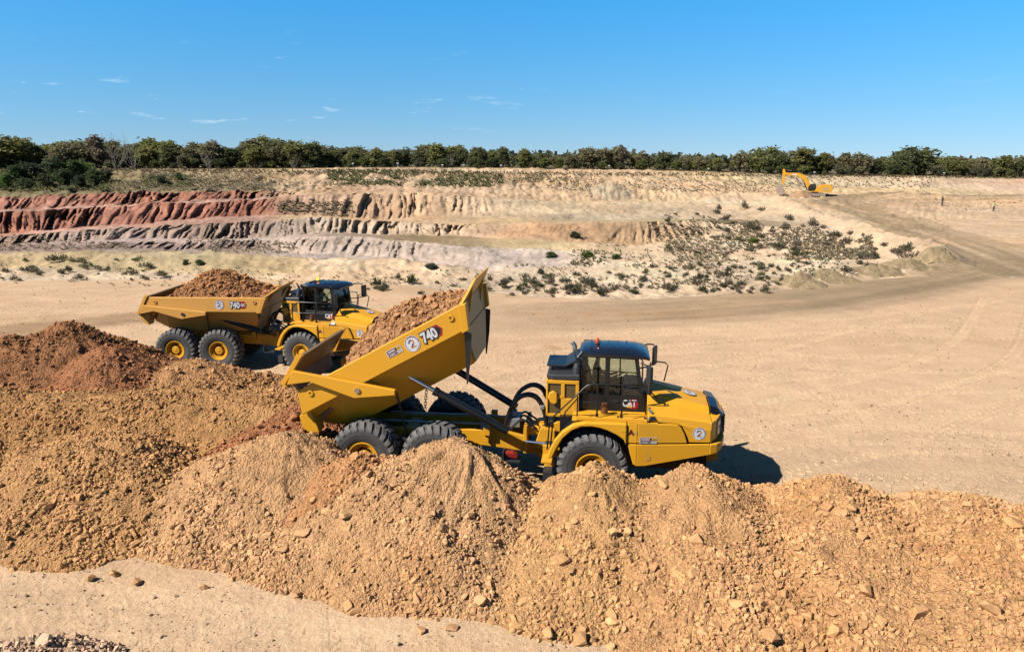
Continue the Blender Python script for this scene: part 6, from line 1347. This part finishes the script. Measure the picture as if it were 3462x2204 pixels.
for s in (-.42, .42):
    bc = ep('boom_cylinder', MB().tube([(1.7, s, 1.6), (2.6, s, 3.4)], .11, 10), M_BLACK); ep('piston_rod', MB().tube([(2.6, s, 3.4), (3.05, s, 4.4)], .06, 8), M_STEEL, parent=bc)
sc_ = ep('stick_cylinder', MB().tube([(3.4, 0, 5.95), (5.6, 0, 6.2)], .11, 10), M_BLACK); ep('piston_rod', MB().tube([(5.6, 0, 6.2), (7.3, 0, 6.5)], .06, 8), M_STEEL, parent=sc_)
bc_ = ep('bucket_cylinder', MB().tube([(7.62, 0, 6.1), (7.85, 0, 4.4)], .09, 10), M_BLACK); ep('piston_rod', MB().tube([(7.85, 0, 4.4), (8.0, 0, 3.2)], .05, 8), M_STEEL, parent=bc_)
bk = MB(); prb = [(7.2, 2.9), (7.9, 3.05), (8.5, 2.5), (8.75, 1.75), (8.45, 1.25), (7.6, .75), (7.0, .70)]
for s in (-1, 1): bk.prism(prb, s * .80, s * .75)
for a, b in zip(prb[:-1], prb[1:]): bk.hexa([(a[0], -.78, a[1]), (b[0], -.78, b[1]), (b[0], .78, b[1]), (a[0], .78, a[1])], [(a[0] - .06, -.78, a[1] - .05), (b[0] - .06, -.78, b[1] - .05), (b[0] - .06, .78, b[1] - .05), (a[0] - .06, .78, a[1] - .05)])
bo_ = ep('bucket', bk, M_RUST)
for k in range(5): ep('tooth', MB().prism([(7.0, .66), (7.0, .78), (6.62, .60)], -.70 + k * .33, -.60 + k * .33), M_RUST, parent=bo_)
ep('bucket_link', MB().tube([(7.35, 0, 3.3), (8.0, 0, 3.2)], .07, 8).tube([(8.0, 0, 3.2), (7.9, 0, 2.95)], .07, 8), M_RUST)
# spoil in front of its tracks
def spoil(name, label, X, Y, rx, ry, h, col, seed):
    g = np.linspace(-1, 1, 48); A, B = np.meshgrid(g, g); rr = np.hypot(A, B); z = h * np.clip(1 - rr, -.1, 1) + .18 * h * fbm(A * 4 + seed, B * 4, seed) * (rr < 1.1) + .08 * h * fbm(A * 11, B * 11 + seed, seed + 3)
    zl = np.array([[land_at(a, b) for a, b in zip(ra, rb_)] for ra, rb_ in zip(X + A * rx, Y + B * ry)]); V = np.stack([X + A * rx, Y + B * ry, zl + np.maximum(z, -.3)], -1).reshape(-1, 3); i = np.arange(47)[:, None] * 48 + np.arange(47)[None, :]
    keep = (rr[:-1, :-1] < 1.12).ravel(); Fc = np.stack([i, i + 1, i + 49, i + 48], -1).reshape(-1, 4)[keep]
    C = np.array(col) * (1 + .2 * fbm(A * 5, B * 5, seed + 7))[..., None]
    o = link(name, grid_mesh(name, V, Fc, M_HEAP, C.reshape(-1, 3))); tag(o, label, 'soil heap'); return o
d_ = EM @ Vector((3.2, .8, 0)); spoil('dug_soil_heap', 'orange dug soil heap against the excavator tracks', EX[0] + d_.x, 154 + d_.y - .5, 2.6, 2.2, 1.25, (.54, .33, .18), 71)
for k, (x, y, rx, h, lab) in enumerate(((1890, 668, 2.2, .75, 'low loose dirt heap at the left end of the road berm'), (1965, 656, 2.4, .55, 'low loose dirt heap second from the left on the road berm'), (2060, 640, 2.6, .6, 'loose dirt heap in the middle of the road berm'), (2140, 622, 2.8, .8, 'loose dirt heap right of the middle of the road berm'), (2190, 606, 2.4, .95, 'highest loose dirt heap at the road bend'))):
    L = land(x, y + 6)
    if L: spoil('berm_soil_heap', lab, L[0], L[1] + .6, rx, 1.5, h, (.50, .37, .21), 80 + k)
L = land(1440, 452); 
if L: spoil('pale_soil_cone', 'small pale sand cone on the far slope right of the middle', L[0], L[1], 4.5, 4.5, 1.7, (.60, .47, .31), 95)

# ================================================================== two people out on the sand
def stand(label, x, y, Y, shirt, legs, top, M_extra=None, turn=0.0):
    p = at_depth(x, y, Y); z = land_at(p[0], Y)
    J = [(0, 0, .95), (0, 0, 1.15), (0, .01, 1.38), (0, 0, 1.50), (.03, 0, 1.58), (.05, 0, 1.67), (.05, 0, 1.76)]; R_ = [(.15, .12), (.14, .11), (.17, .12), .06, .06, (.085, .09), .06]; E2 = [(0, 1), (1, 2), (2, 3), (3, 4), (4, 5), (5, 6)]
    for s in (-1, 1):
        b = len(J); J += [(0, s * .19, 1.42), (-.02, s * .25, 1.15), (.12, s * .20, .98), (.20, s * .14, .98)]; R_ += [.07, .055, .042, .04]; E2 += [(2, b), (b, b + 1), (b + 1, b + 2), (b + 2, b + 3)]
        b = len(J); J += [(0, s * .09, .88), (.02, s * .11, .50), (-.01, s * .12, .09), (.14, s * .13, .05)]; R_ += [.10, .075, .055, .045]; E2 += [(0, b), (b, b + 1), (b + 1, b + 2), (b + 2, b + 3)]
    def fm(c):
        if c.z > 1.53: return 0
        if c.z < .12: return 3
        if c.z < .90 or (c.z < .93 and abs(c.y) < .15): return 2
        if c.x > .13 and c.z < 1.05: return 0
        return 1
    return pose_person('person', label, J, E2, R_, 0, ([M_SKIN, shirt, legs, M_BOOT], fm), Matrix.Translation((p[0], Y, z)) @ Matrix.Rotation(turn, 4, 'Z'), ((.035, 0, 1.72), (.105, .10, .09), top, 'hair'), 'people standing on the sand')
stand('person in dark clothes standing alone on the sand, head bowed', 2214.5, 488, 139, M_NAVY, M_NAVY, M_HAIR, turn=PI)
stand('person in pale yellow vest standing near the right edge', 2336, 497, 131, M_HIVIS, M_JEAN, M_HAIR, turn=PI * .6)
# small white notice boards along the rim fence
for j, (x, y, Y) in enumerate(((1040, 389, 181.5), (935, 388, 179), (1178, 389, 186), (1432, 393, 191), (1666, 399, 191), (1915, 405, 188), (2220, 410, 186), (830, 389, 177), (1090, 390, 183))):
    p = at_depth(x, y, Y); z0 = land_at(p[0], Y); top = max(p[2], z0 + 1.0); S_ = empty('notice_board', (p[0], Y, z0)); tag(S_, 'small white notice board on a post along the rim before the wood', 'sign', 'notice boards along the rim')
    link('board', MB().box(-.26, .26, -.02, .02, top - z0 - .13, top - z0 + .13).mesh('board', M_WHITE), S_); link('post', MB().tube([(0, .05, -.2), (0, .05, top - z0 + .12)], .04, 6).mesh('post', M_GREY), S_)
